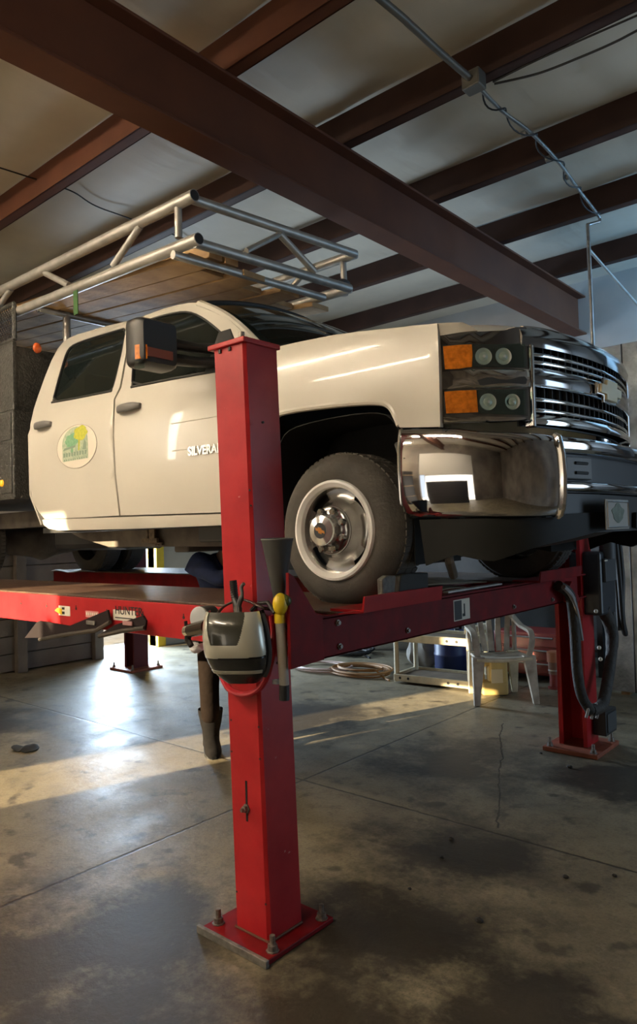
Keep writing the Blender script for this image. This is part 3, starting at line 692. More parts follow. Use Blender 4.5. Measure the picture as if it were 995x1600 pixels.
# --- cab side: doors with windows
win_r = [(81, 629), (89, 598), (97, 570), (103, 551), (110, 541), (125, 534), (150, 526), (180, 517), (197, 512), (189, 555), (181, 590), (175, 611), (150, 616), (115, 623)]
win_f = [(205, 605), (207, 570), (210, 530), (213, 506), (230, 500), (249, 494), (267, 489.5), (286, 486.5), (302, 489), (318, 497.5), (335, 510.5), (352, 526), (370, 546), (378, 566), (374, 573), (332, 581), (270, 592)]
rear_out = [(70, 811), (60, 800), (51, 783), (47, 760), (45, 721), (45.5, 690), (47.5, 662), (53, 638), (60, 617), (70, 589), (80, 564), (90, 545), (98, 535), (109, 527.5), (121, 522.5), (160, 511), (202.5, 500.5), (196, 555), (187, 605), (177.5, 624), (175.5, 681), (178.5, 741), (186, 805.5), (130, 808.5)]
front_out = [(188.5, 805.5), (181, 741), (178, 681), (180, 624), (189.5, 606), (198.5, 556), (205, 500), (233, 490.5), (255, 482.5), (277, 476.5), (294, 473), (308, 473), (322, 475.5), (336, 481), (358, 499), (384, 524), (404, 548), (408, 620), (406, 700), (402, 798), (344, 800.5), (270, 803)]
rd = side_panel('rear_door', rear_out, WHITE, [win_r])
fd = side_panel('front_door', front_out, WHITE, [win_f])
for nm, ol, d in (('rear_window', win_r, rd), ('front_window', win_f, fd)):
    side_panel('window_glass', ol, TINT, off=0.012, thick=0.004, parent=d[0], mirror=d[1])
# black belt mouldings and window rubbers
for ol, d, seg in ((win_r, rd, range(11, 15)), (win_f, fd, range(13, 18))):
    pts = [atS(*ol[k % len(ol)]) for k in list(seg)]
    MB().tube([p+np.array((0, 0.002, 0)) for p in pts], 0.010, 8).build('belt_moulding', BLACKP, d[0])
    pts = [atS(*q) for q in chaikin(ol, 1)]
    MB().tube([p+np.array((0, 0.006, 0)) for p in pts], 0.008, 6, closed=True).build('window_rubber', BLACKP, d[0])
# rocker panel under the doors
rk = [(66, 812), (344, 803.5), (405, 800.5), (405, 819), (342, 821), (200, 826.5), (92, 829), (76, 826), (68, 820)]
side_panel('rocker_panel', rk, WHITE, off=-0.004, thick=0.05)
# door handles
for px, py, d in ((69, 665), (203, 638)) if False else (((69, 665), None, rd), ((203, 638), None, fd)):
    c = atS(*px); w = 0.080 if d is rd else 0.088
    sl = (atS(px[0]+15, px[1]-3.5)-atS(px[0]-15, px[1]+3.5)); sl = sl/np.linalg.norm(sl); up = np.array((0, 0, 1.0))
    a0 = c-sl*w*1.35; a1 = c+sl*w*1.35
    mb = MB(); rings = []
    for u in np.linspace(0, 1, 11):
        q = a0*(1-u)+a1*u; hgt = 0.027*(1-0.35*abs(2*u-1)**3); dd = -0.034*(1-(2*u-1)**4)-0.006
        rings.append([q+up*hgt*math.cos(t)*1.0+np.array((0, dd+0.012*math.sin(t), 0)) for t in np.linspace(0, 2*math.pi, 12, endpoint=False)])
    mb.loft(rings); mb.build('door_handle', mat('grey_handle', (0.13, 0.125, 0.12), 0.45), d[0])
    cup = [c-up*0.045+sl*0.060*math.cos(t)+up*0.026*math.sin(t)+np.array((0, -0.001, 0)) for t in np.linspace(0, 2*math.pi, 24, endpoint=False)]
    MB().prism(cup, (0, 0.004, 0)).build('handle_recess', mat('recess_tone', (0.60, 0.56, 0.47), 0.4), d[0], smooth=0)
# round sticker with two trees on the rear door
c = atS(119.5, 697.5); rX = (atS(151, 697)[0]-atS(89, 698)[0])/2; rZ = (atS(119, 663)[2]-atS(119, 731)[2])/2
def dY(z): return sideY(z)
def decal(mb, pts, dy): 
    v = [(c[0]+x*rX, dY(c[2]+z*rZ)-dy, c[2]+z*rZ) for x, z in pts]; n = len(v)
    ctr = (np.mean([p[0] for p in v]), np.mean([p[1] for p in v]), np.mean([p[2] for p in v]))
    mb.add(v+[ctr], [(i, (i+1) % n, n) for i in range(n)])
circ = lambda r, n=40, ox=0, oz=0, jag=0: [(ox+r*(1+jag*math.sin(7*t+ox*9)+jag*0.7*math.sin(13*t))*math.cos(t), oz+r*(1+jag*math.cos(5*t))*math.sin(t)) for t in np.linspace(0, 2*math.pi, n, endpoint=False)]
STK = mat('sticker_disc', (0.76, 0.70, 0.60), 0.35)
mb = MB(); decal(mb, circ(1.0), 0.002); ds = mb.build('door_sticker', STK, rd[0], fix=False)
mb = MB(); mb.tube([(c[0]+x*rX, dY(c[2]+z*rZ)-0.002, c[2]+z*rZ) for x, z in circ(1.0)], 0.0022, 6, closed=True); mb.build('sticker_ring', mat('ring_grey', (0.40, 0.36, 0.31), 0.5), rd[0])
GRN = mat('sticker_green', (0.15, 0.36, 0.19), 0.5, var=0.4, vscale=60, col2=(0.25, 0.45, 0.27)); PALE = mat('sticker_pale_green', (0.52, 0.56, 0.42), 0.5, var=0.5, vscale=45, col2=(0.30, 0.40, 0.28)); YLW = mat('sticker_yellow_green', (0.58, 0.55, 0.05), 0.5, var=0.4, vscale=60, col2=(0.42, 0.45, 0.04))
mb = MB(); decal(mb, [(-0.72, -0.62), (0.58, -0.62), (0.58, 0.2)]+[(-0.07+0.65*math.cos(t), 0.2+0.72*math.sin(t)) for t in np.linspace(0.1, math.pi-0.1, 14)]+[(-0.72, 0.2)], 0.0028); mb.build('arched_field', PALE, rd[0], fix=False)
mb = MB(); decal(mb, circ(0.33, 26, -0.22, 0.30, 0.12), 0.0034); decal(mb, [(-0.25, 0.1), (-0.17, 0.1), (-0.15, -0.25), (-0.28, -0.25)], 0.0034); mb.build('green_tree', GRN, rd[0], fix=False)
mb = MB(); decal(mb, circ(0.33, 26, 0.22, 0.58, 0.12), 0.0038); decal(mb, [(0.12, 0.4), (0.2, 0.4), (0.17, -0.2), (0.10, -0.2)], 0.0038); mb.build('yellow_tree', YLW, rd[0], fix=False)
mb = MB()
for k in range(9): decal(mb, [(-0.66+k*0.135, -0.42), (-0.58+k*0.135, -0.42), (-0.56+k*0.135, -0.25), (-0.66+k*0.135, -0.22)], 0.0034)
for k in range(11): decal(mb, [(-0.64+k*0.11, -0.60), (-0.58+k*0.11, -0.60), (-0.58+k*0.11, -0.53), (-0.64+k*0.11, -0.53)], 0.0034)
decal(mb, [(-0.68, -0.12), (-0.05, -0.02), (-0.03, 0.06), (-0.6, 0.0)], 0.0034); decal(mb, [(0.3, -0.2), (0.5, -0.2), (0.5, 0.1), (0.42, 0.25)], 0.0034)
mb.build('dark_marks', mat('sticker_mark', (0.22, 0.30, 0.22), 0.5), rd[0], fix=False)
# chrome name badge on the front door, running on behind the column
p0, p1 = atS(295, 712), atS(338, 707.5); ang = math.atan2(p1[2]-p0[2], p1[0]-p0[0])
bd = text_mesh('SILVERADO', 0.070, mat('badge_chrome', (0.60, 0.59, 0.56), 0.22, 0.8), 'name_badge', fd[0], Matrix.Translation((p0[0], sideY(p0[2])-0.003, p0[2])) @ Matrix.Rotation(-ang, 4, 'Y') @ Matrix.Rotation(R(90), 4, 'X'), 0.005, 0.0022)
# body crease lines on the door
for z in (2.26, 2.10):
    MB().tube([(x, sideY(z-0.02*(x+3))-0.0005, z-0.02*(x+3)) for x in np.linspace(-3.35, -2.62, 6)], 0.0035, 6).build('door_crease', WHITE, fd[0])

# --- front fender
arch = [(404, 800), (408, 740), (414, 690), (424, 662), (433, 647), (455, 641), (480, 637), (520, 632), (560, 628.5), (590, 628), (603, 632), (611, 640), (617, 652), (622, 664)]
fend = [(411, 548), (428, 543), (470, 533.5), (526, 522.5), (565, 517.5), (600, 513.8), (650, 508.5), (683, 505.2), (684, 525), (686, 590), (687.5, 667), (624.5, 668)] + arch[::-1]
fn = side_panel('front_fender', fend, WHITE, thick=0.025)
wedge = [(684, 505.2), (700, 504), (722, 503.6), (735, 509), (747, 516.5), (720, 519), (684, 525)]
front_panel('fender_tip', wedge, WHITE, off=0.0, parent=fn[0], parent2=fn[1])
lip = [atS(*q) for q in arch]
MB().tube([p+np.array((0, 0.012, 0)) for p in spline(lip, 4)], 0.016, 8).build('arch_lip', WHITE, fn[0])
# wheel housing
for mir in (False, True):
    pr = [(-2.62, 1.62), (-2.60, 1.85), (-2.53, 2.05), (-2.40, 2.14), (-1.95, 2.15), (-1.80, 2.08), (-1.74, 1.90), (-1.72, 1.72), (-1.72, 1.45)]
    pr = spline(pr, 4); mb = MB()
    v0 = [(x, 2.625, z) for x, z in pr]; v1 = [(x, 3.02, z) for x, z in pr]
    if mir: v0, v1 = flipY(v0), flipY(v1)
    mb.grid([v0, v1]); mb.add([v1[0], v1[-1]]+v1, [tuple(range(2, 2+len(v1)))])
    mb.build('wheel_housing', mat('dusty_black_liner', (0.007, 0.007, 0.007), 0.85, var=0.4, vscale=12), T, solid=0.004)

# --- wheels
def wheel(x, y, z, r, out, dual=False, flat=False):
    """out = -1: outer face towards low Y"""
    ax = (0, -out, 0); w = 0.235
    prof = [(r*0.62, 0.0), (r*0.66, -0.008), (r*0.74, -0.012), (r*0.84, -0.008), (r*0.915, 0.012), (r*0.965, 0.034), (r*0.992, 0.055), (r, 0.075), (r, w-0.07), (r*0.985, w-0.045), (r*0.93, w-0.015), (r*0.80, w), (r*0.62, w-0.01), (r*0.60, w*0.5)]
    mb = MB(); mb.lathe(prof, (x, y, z), ax, 72, close=True)
    for k in range(64):                                          # shoulder tread blocks
        a = 2*math.pi*k/64; d_ = 0.07
        for h0, h1 in ((0.052, 0.098), (0.112, 0.150), (0.165, 0.20)):
            q = [(x+r*f*math.cos(a+e), y-out*h, z+r*f*math.sin(a+e)) for e in (0, d_) for f in (0.97, 1.006) for h in (h0, h1)]
            mb.add(q, [(0,1,3,2), (4,6,7,5), (2,3,7,6), (0,2,6,4), (1,5,7,3)])
    for rr in (0.70, 0.80, 0.885): mb.lathe([(r*rr-0.004, -0.010), (r*rr, -0.0145 if rr > .75 else -0.014), (r*rr+0.004, -0.010)], (x, y, z), ax, 72)if False else None
    ty = mb.build('tyre', RUBBER, T, smooth=35)
    R1 = r*0.625
    mb = MB(); mb.lathe([(R1*1.0, 0.010), (R1*1.04, -0.006), (R1*1.02, -0.020), (R1*0.97, -0.023), (R1*0.89, -0.010), (R1*0.875, 0.012), (R1*0.93, 0.02)], (x, y, z), ax, 72, close=True)
    mb.build('rim_lip', mat('whitened_rim', (1.0, 1.0, 0.99), 0.30, 0.0, coat=0.8), ty, smooth=40)  # chrome lip painted white to stand for its bright reflection
    # dished disc with hand holes
    mb = MB(); n = 72; rad = [R1*0.90, R1*0.86, R1*0.70, R1*0.58, R1*0.50]; dep = [0.006, 0.045, 0.050, 0.030, -0.02]
    vs_ = []
    for rr, h in zip(rad, dep):
        for k in range(n):
            a = 2*math.pi*k/n; vs_.append((x+rr*math.cos(a), y-out*h, z+rr*math.sin(a)))
    fs = []
    for i in range(len(rad)-1):
        for k in range(n):
            hole = i in (1,) and (k % 18) in (5, 6, 7, 8, 9, 10, 11)
            if not hole: fs.append((i*n+k, i*n+(k+1) % n, (i+1)*n+(k+1) % n, (i+1)*n+k))
    mb.add(vs_, fs); mb.build('wheel_disc', mat('polished_wheel', (0.52, 0.51, 0.49), 0.24, 0.9, var=0.3, vscale=12), ty, smooth=45)
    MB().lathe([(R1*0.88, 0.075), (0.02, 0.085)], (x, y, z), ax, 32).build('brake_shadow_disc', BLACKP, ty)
    # hub cover with cylinder and cap
    mb = MB(); mb.lathe([(R1*0.50, 0.0), (R1*0.505, -0.030), (R1*0.47, -0.040), (R1*0.40, -0.042), (R1*0.33, -0.046), (R1*0.29, -0.062)], (x, y, z), ax, 40)
    mb.build('hub_cover', mat('hub_chrome', (0.40, 0.40, 0.41), 0.20, 0.9), ty, smooth=45)
    for k in range(8):
        a = 2*math.pi*(k+0.5)/8; MB().lathe([(0.017, -0.034), (0.017, -0.060), (0.012, -0.066)], (x+R1*0.405*math.cos(a), y, z+R1*0.405*math.sin(a)), ax, 12).build('lug_nut_cover', CHROME, ty)
    mb = MB(); mb.lathe([(R1*0.30, -0.055), (R1*0.315, -0.085), (R1*0.30, -0.098), (R1*0.16, -0.105), (R1*0.15, -0.100)], (x, y, z), ax, 40); mb.build('hub_cap', mat('satin_hub', (0.92, 0.93, 0.95), 0.16, 0.75), ty, smooth=40)
    MB().lathe([(R1*0.15, -0.100), (R1*0.15, -0.104)], (x, y, z), ax, 32).build('cap_centre', mat('cap_dark', (0.06, 0.065, 0.075), 0.4), ty)
    bow = [(-1, -0.28), (-0.45, -0.28), (-0.45, -0.62), (0.25, -0.62), (0.32, -0.28), (1, -0.28), (1.05, 0.28), (0.45, 0.28), (0.45, 0.62), (-0.3, 0.62), (-0.38, 0.28), (-0.95, 0.28)]
    s_ = R1*0.105
    MB().prism([(x+u*s_*1.1-v*s_*0.25, y+out*0.1045, z+v*s_*1.0-u*s_*0.35) for u, v in bow], (0, out*0.002, 0)).build('cap_emblem', mat('emblem_gold', (0.80, 0.33, 0.06), 0.35), ty, smooth=0)
    return ty
WR = 0.360; WX, WZ = -2.085, DZ+0.012+WR-0.022
wheel(WX, 2.52, WZ, WR, -1)
wheel(WX, 2*YC-2.52, WZ, WR, 1)
for y, o_ in ((2.52, -1), (2.82, -1), (2*YC-2.52, 1), (2*YC-2.82, 1)): wheel(-6.74, y, WZ, WR, o_)

# --- roof, pillars, windshield, cab back
re_ = [(-5.00, 3.085), (-4.75, 3.118), (-4.3, 3.112), (-4.0, 3.105), (-3.7, 3.09), (-3.5, 3.065), (-3.40, 3.045)]
rows = []
for x, z in re_:
    r = []; ye = sideY(z)
    for u in np.linspace(-1, 1, 21): r.append((x+0.10*(1-u*u)*(1 if x > -3.6 else 0), YC+u*(YC-ye), z+0.075*(1-abs(u)**2.4)))
    rows.append(r)
MB().grid(rows).build('roof', WHITE, T, smooth=60, solid=0.02)
top = rows[-1]; rows2 = []
for k in range(9):
    v = k/8; r = []
    for i, u in enumerate(np.linspace(-1, 1, 21)):
        b_ = np.array((-2.72+0.30*(1-u*u), YC+u*(YC-2.70), 2.60+0.03*(1-u*u))); t_ = np.array(top[i])
        p = t_*(1-v)+b_*v; p = p+np.array((0.02, 0, 0.03))*math.sin(math.pi*v); r.append(tuple(p))
    rows2.append(r)
MB().grid([r[1:-1] for r in rows2]).build('windshield', TINT, T, smooth=60, solid=0.005)
MB().tube([tuple(np.array(p)+np.array((0.004, 0, 0.004))) for p in top], 0.012, 6).build('windshield_moulding', BLACKP, T)
for i0, s_ in ((0, 1), (20, -1)): MB().tube([tuple(np.array(r[i0])+np.array((0.0, 0.02*s_, 0.0))) for r in rows2], 0.030, 8).build('windshield_pillar', WHITE, T)
mb = MB(); rb = []
for z, x in ((1.72, -4.98), (1.95, -5.10), (2.4, -5.10), (2.62, -5.07), (2.9, -5.03), (3.08, -4.99)): rb.append([(x, YC+u*(YC-sideY(z)-0.01), z+(0.07*(1-u*u) if z > 3 else 0)) for u in np.linspace(-1, 1, 9)])
mb.grid(rb); mb.build('cab_back', WHITE, T, smooth=60, solid=0.02)
MB().box((-5.115, 3.0, 2.62), (-5.095, 4.1, 2.98)).build('rear_glass', TINT, T, bevel=0.01)
MB().box((-5.02, 2.66, 1.66), (-2.60, 4.44, 1.70)).build('cab_floor', BLACKP, T, smooth=0)
# interior
INT = mat('dark_interior', (0.035, 0.033, 0.031), 0.8)
for x in (-3.55, -4.55):
    for y in (3.08, 4.02):
        s_ = MB().box((x-0.25, y-0.26, 1.95), (x+0.28, y+0.26, 2.12)).build('seat', INT, T, bevel=0.05)
        MB().box((x-0.34, y-0.24, 2.1), (x-0.20, y+0.24, 2.70), Matrix.Rotation(R(-8), 3, 'Y')).build('seat_back', INT, s_, bevel=0.05)
        MB().box((x-0.38, y-0.12, 2.72), (x-0.29, y+0.12, 2.88)).build('headrest', INT, s_, bevel=0.03)
MB().box((-2.95, 2.72, 2.15), (-2.62, 4.38, 2.55)).build('dashboard', INT, T, bevel=0.06)
MB().tube([(-3.05+0.07*math.sin(a), 4.02+0.18*math.cos(a), 2.42+0.17*math.sin(a)) for a in np.linspace(0, 2*math.pi, 24, endpoint=False)], 0.014, 8, closed=True).build('steering_wheel', INT, T)

# --- hood
edge_px = [(683, 505.2), (722, 503.6), (747, 516.5), (787, 515), (808, 507), (825, 506), (870, 516), (917, 531), (955, 553), (981, 575)]
ep = [atG(*q, -0.02) for q in edge_px]; 
zed = curve1([(p[1], p[2]) for p in ep if p[1] < YC-0.02] + [(YC, max(p[2] for p in ep if p[1] > YC-0.35) if any(p[1] > YC-0.35 for p in ep) else ep[-1][2])])
rows = []
for v in np.linspace(0, 1, 15):
    r = []
    for u in np.linspace(-1, 1, 33):
        yb = YC+u*(YC-2.645); yf = YC+u*(YC-2.615)
        ys_ = yf if yf <= YC else 2*YC-yf
        xb = -2.70+0.33*(1-u*u); xf = G(yf)-0.035
        zb = 2.580+0.075*(1-abs(u)**3); zf = min(2.50, 2.46+0.02*(1-u*u)+0.0)
        x = xb*(1-v)+xf*v; y = yb*(1-v)+yf*v
        z = zb*(1-v)+(zf+0.055*(1-abs(u)**3))*v - 0.055*max(0, (v-0.72)/0.28)**2*(1-0.2*abs(u))
        z += 0.012*math.exp(-((abs(u)-0.62)/0.07)**2)*(1-0.5*v)
        r.append((x, y, z))
    rows.append(r)
HOOD_ROWS = rows
MB().grid(rows).build('hood', WHITE, T, smooth=60, solid=0.02)
# --- front end: bezel, lamps, grille
def gz(px, py): return atG(px, py)[2]
HT = (684, 525)
DIMCHR = mat('darkened_chrome', (0.33, 0.34, 0.36), 0.10, 1.0)
bez = [(684.5, 525), (747, 518), (787, 516.5), (806, 511), (822, 511), (832, 540), (832, 600), (830, 657), (760, 660), (690, 662), (687, 600)]
hl = front_panel('headlight_bezel', bez, DIMCHR, off=0.004, thick=0.03)
for nm, ol, m, o_ in (('indicator_lens', [(692, 541), (714, 539), (737, 538), (738, 555), (737, 573), (716, 576), (695, 577)], AMBER, 0.016),
                      ('headlight_lens', [(739, 538), (790, 537), (820, 537), (822, 573), (790, 572.5), (738.5, 573)], LENS, 0.018),
                      ('indicator_lens', [(694, 612), (720, 610), (744, 609.5), (747, 644), (722, 645), (697, 646)], AMBER, 0.016),
                      ('headlight_lens', [(747, 609), (790, 608), (821, 608), (822, 648), (790, 647), (749, 645)], LENS, 0.018)):
    front_panel(nm, ol, m, off=o_, thick=0.008, parent=hl[0], parent2=hl[1], sp=0.03)
DKL = mat('lamp_cavity', (0.17, 0.175, 0.175), 0.22, 0.85)
for ol in ([(691, 539), (740, 536.5), (823, 535.5), (824.5, 574.5), (738, 575), (693, 579)], [(692, 610), (745, 607), (824, 606.5), (825, 650), (748, 648), (694, 648.5)]):
    front_panel('lamp_cavity', ol, DKL, off=0.0075, thick=0.004, parent=hl[0], parent2=hl[1], sp=0.03)
for (a, b_, m) in (((695, 581), (826, 579), CHROME),):                # chrome divider with its dark insert
    front_panel('chrome_divider', [(690, 581), (740, 577), (826, 577), (829, 604), (760, 606), (692, 608)], CHROME, off=0.014, thick=0.012, parent=hl[0], parent2=hl[1], sp=0.03)
    front_panel('dark_insert', [(746, 594), (760, 589.5), (820, 588.5), (824, 593), (822, 600), (750, 602)], DIMCHR if False else mat('insert_grey', (0.05, 0.055, 0.06), 0.3), off=0.017, thick=0.004, parent=hl[0], parent2=hl[1], sp=0.03)
front_panel('lower_chrome_strip', [(692, 652), (760, 650.5), (820, 652), (826, 657), (760, 661), (694, 660)], CHROME, off=0.012, thick=0.008, parent=hl[0], parent2=hl[1], sp=0.03)
for x0, y0, r in ((755, 557, 0.036), (786, 557, 0.036), (762, 628, 0.036), (800, 628, 0.034)):   # reflector bowls
    p = atG(x0, y0, 0.009)
    for s_, h in ((1, hl[0]), (-1, hl[1])):
        q = p if s_ > 0 else np.array((p[0], 2*YC-p[1], p[2]))
        MB().lathe([(r, 0.0), (r*0.98, 0.006), (r*0.55, 0.001), (r*0.3, 0.006), (0.001, 0.008)], q, (0.75, -0.66*s_, 0), 24).build('reflector_bowl', mat('bowl_silver', (0.85, 0.86, 0.86), 0.35, 0.5), h)
# grille
zt = curve1([(2.86, gz(822, 511)), (3.0, gz(848, 512)), (3.2, gz(882, 520)), (3.4, gz(915, 531)), (YC, gz(940, 543))])
gt, gb = gz(832, 541), gz(832, 657)
W2 = lambda y0, y1, n=40: np.linspace(y0, y1, n)
ya = atG(829, 600)[1]; yb_ = 2*YC-ya
v = [(G(y)-0.045, y, z) for y in W2(ya-0.02, yb_+0.02) for z in (gb-0.02, gt+0.02)]
gr = MB().add(v, [(2*i, 2*i+2, 2*i+3, 2*i+1) for i in range(39)]).build('grille', mat('grille_black', (0.012, 0.014, 0.017), 0.5), T, solid=0.01, fix=False)
def bar(name, z0, z1, off, m, y0=ya, y1=yb_, dz=0.0, depth=0.03):
    rings = []
    for y in W2(y0, y1, 48):
        x = G(y)+off; s_ = dz*(1-((y-YC)/(YC-ya))**2)
        rings.append([(x-depth, y, z0+s_), (x-0.004, y, z0+s_), (x, y, z0+s_+(z1-z0)*0.3), (x-0.002, y, z1+s_-(z1-z0)*0.3), (x-0.010, y, z1+s_), (x-depth, y, z1+s_)])
    return MB().loft(rings).build(name, m, gr, smooth=50)
for py in (553, 565): z = gz(836, py); bar('grille_bar', z-0.010, z+0.010, 0.002, CHROME)
for py in (623, 640): z = gz(836, py); bar('grille_bar', z-0.010, z+0.010, 0.002, CHROME)
z0, z1 = gz(836, 603), gz(836, 577); bar('centre_bar', z0, z1, 0.012, DIMCHR)
bar('bar_edge', z0-0.006, z0+0.008, 0.015, CHROME); bar('bar_edge', z1-0.006, z1+0.006, 0.015, CHROME)
zz = gz(836, 656); bar('lower_frame', zz-0.020, zz+0.022, 0.016, CHROME, depth=0.06)
for y in W2(ya+0.04, yb_-0.04, 24)[::1]:
    pass
mb = MB()
for y in W2(ya+0.05, yb_-0.05, 22): mb.box((G(y)-0.042, y-0.004, gb), (G(y)-0.020, y+0.004, gt))
mb.build('grille_fins', BLACKP, gr, smooth=0)
for s_ in (1, -1):                                               # upright frame at each end
    y = ya if s_ > 0 else yb_
    mb = MB(); mb.box((G(y)-0.03, y-0.012, gb-0.03), (G(y)+0.016, y+0.012, gt+0.005)); mb.build('end_frame', CHROME, gr, bevel=0.006)
# upper chrome header between hood and grille
rings = []
for y in W2(ya-0.05, yb_+0.05, 60):
    ys_ = y if y <= YC else 2*YC-y; x = G(y); zt_ = max(zt(ys_), gt+0.03); zb = gt-0.006
    rings.append([(x-0.05, y, zb), (x+0.010, y, zb), (x+0.016, y, zb+(zt_-zb)*0.45), (x+0.004, y, zb+(zt_-zb)*0.85), (x-0.020, y, zt_), (x-0.06, y, zt_)])
MB().loft(rings).build('grille_header', DIMCHR, T, smooth=50)  # header chrome darkened in colour for the dark ceiling it mirrors
rings = [[(G(y)-0.024, y, max(zt(y if y <= YC else 2*YC-y), gt+0.03)+dz_) for dz_ in (-0.004, 0.008)]+[(G(y)-0.04, y, max(zt(y if y <= YC else 2*YC-y), gt+0.03)+0.010), (G(y)-0.04, y, max(zt(y if y <= YC else 2*YC-y), gt+0.03)-0.004)] for y in W2(ya+0.0, yb_, 50)]
MB().loft(rings).build('hood_edge_strip', CHROME, T, smooth=50)
# bow tie emblem on the centre bar
zc = (z0+z1)/2+0.0; hw, hh = 0.165, 0.062
bow = [(-1, -0.45), (-0.52, -0.45), (-0.55, -1), (0.45, -1), (0.50, -0.45), (0.95, -0.45), (1.05, 0.45), (0.52, 0.45), (0.55, 1), (-0.45, 1), (-0.50, 0.45), (-0.95, 0.45)]
for nm, s_, m, o_ in (('emblem_rim', 1.0, CHROME2, 0.016), ('emblem_face', 0.86, mat('emblem_pale_gold', (0.86, 0.74, 0.48), 0.3, 0.3), 0.028)):
    q = [(0, YC+u*hw*s_, zc+w*hh*(s_ if s_ == 1 else 0.80)) for u, w in bow]
    q = [(G(p[1])+o_, p[1], p[2]) for p in q]; MB().prism(q, (0.014, 0, 0)).build(nm, m, gr, bevel=0.003)

# --- chrome bumper
def prof_bumper(y, zt_, zb_, off=0.0):
    x = B(y)+off; yy = y if y <= YC else 2*YC-y
    e = 1e-3; dx = B_key(min(yy+e, YC))-B_key(max(yy-e, 2.576)); nrm = np.array((2*e, -dx)); nrm = nrm/np.linalg.norm(nrm)   # (x, y) outward
    if y > YC: nrm[1] *= -1
    o = lambda d, z: (x+nrm[0]*d, y+nrm[1]*d, z)
    h = zt_-zb_
    return [o(-0.05, zt_-0.004), o(-0.022, zt_), o(-0.006, zt_-0.008), o(0.0, zt_-0.03), o(0.010, zt_-h*0.25), o(0.014, zt_-h*0.5), o(0.010, zb_+h*0.25), o(0.0, zb_+0.03), o(-0.008, zb_+0.008), o(-0.024, zb_), o(-0.05, zb_+0.004)]
tops = [atB(*q) for q in ((629, 669), (660, 668), (690, 668), (752, 673), (810, 675), (842, 676), (866, 679.5))]
bots = [atB(*q) for q in ((654, 810), (700, 809.5), (750, 809), (800, 808.5), (850, 807.5), (868, 806))]
ztk = curve1([(2.575, tops[0][2])]+[(p[1], p[2]) for p in tops[2:]]); zbk = curve1([(2.575, bots[0][2])]+[(p[1], p[2]) for p in bots[2:]])
yE = atB(873, 740)[1]
ys_ = np.concatenate([np.linspace(2.577, 2.62, 10), np.linspace(2.63, yE, 22)])
BUMP = mat('bumper_chrome', (0.58, 0.59, 0.62), 0.04, 1.0)
bm_r = MB().loft([prof_bumper(y, ztk(y), zbk(y)) for y in ys_]).build('bumper_corner', BUMP, T, smooth=50)
MB().loft([prof_bumper(2*YC-y, ztk(y), zbk(y)) for y in ys_]).build('bumper_corner', BUMP, T, smooth=50)
edge = prof_bumper(yE, ztk(yE), zbk(yE)); MB().tube([np.array(p)+np.array((0.004, 0.006, 0)) for p in edge[1:-1]], 0.016, 8).build('bumper_edge', CHROME2, bm_r)
rear = prof_bumper(2.577, ztk(2.577), zbk(2.577)); MB().tube(rear[1:-1], 0.007, 8).build('bumper_edge', CHROME2, bm_r)
zU = ztk(yE); zUb = atB(900, 709)[2]; zLt = atB(895, 754)[2]; zLb = atB(895, 768)[2]
ysc = np.linspace(yE-0.01, 2*YC-yE+0.01, 40)
MB().loft([prof_bumper(y, zU, zUb) for y in ysc]).build('bumper_upper_bar', BUMP, T, smooth=50)
MB().loft([prof_bumper(y, zLt+0.008, zLb) for y in ysc]).build('bumper_lower_bar', BUMP, T, smooth=50)
BRK = mat('blue_grey_plastic', (0.045, 0.05, 0.058), 0.45)
MB().loft([[(B(y)-0.065, y, zLb), (B(y)-0.05, y, zLb), (B(y)-0.05, y, zUb+0.01), (B(y)-0.065, y, zUb+0.01)] for y in ysc]).build('bumper_recess', BRK, T, smooth=50)
yf0, yf1 = atB(889, 730)[1], atB(931, 730)[1]
for s_ in (1, -1):
    yy = [y if s_ > 0 else 2*YC-y for y in np.linspace(yf0+0.01, yf1, 8)]
    fp = MB().loft([[(B(y)-0.045, y, zLt+0.014), (B(y)-0.018, y, zLt+0.018), (B(y)-0.018, y, zUb-0.010), (B(y)-0.045, y, zUb-0.006)] for y in yy]).build('fog_lamp_blank', mat('grey_blank', (0.16, 0.17, 0.18), 0.5), T, smooth=40, bevel=0.004)
    ya2, yb2 = min(yy)+(0.06 if s_ > 0 else 0.04), max(yy)-(0.04 if s_ > 0 else 0.06)
    for f in (0.28, 0.72):
        z = (zLt+0.018)*(1-f)+(zUb-0.010)*f; ym = (ya2+yb2)/2
        mb = MB(); mb.tube([(B(y)-0.017, y, z) for y in np.linspace(ya2, yb2, 5)], 0.007, 8); mb.build('slot', BLACKP, fp)
# black lower valance
val = [(655, 812), (700, 811), (760, 810), (820, 809.5), (866, 808), (890, 803), (930, 800), (955, 800), (958, 826), (930, 832), (900, 840), (850, 852), (828, 858), (800, 868), (772, 877), (745, 874), (713, 867), (685, 876), (665, 884)]
vp = front_panel('valance', val, mat('valance_black', (0.013, 0.014, 0.013), 0.6, var=0.3, spec=0.2), off=-0.035, thick=0.015, surf=(atB, B), mirror=True)
zv = atB(930, 832, -0.035)[2]
MB().loft([[(B(y)-0.075, y, zv), (B(y)-0.055, y, zv), (B(y)-0.055, y, zLb-0.005), (B(y)-0.075, y, zLb-0.005)] for y in ysc]).build('centre_valance', BLACKP, T, smooth=50)
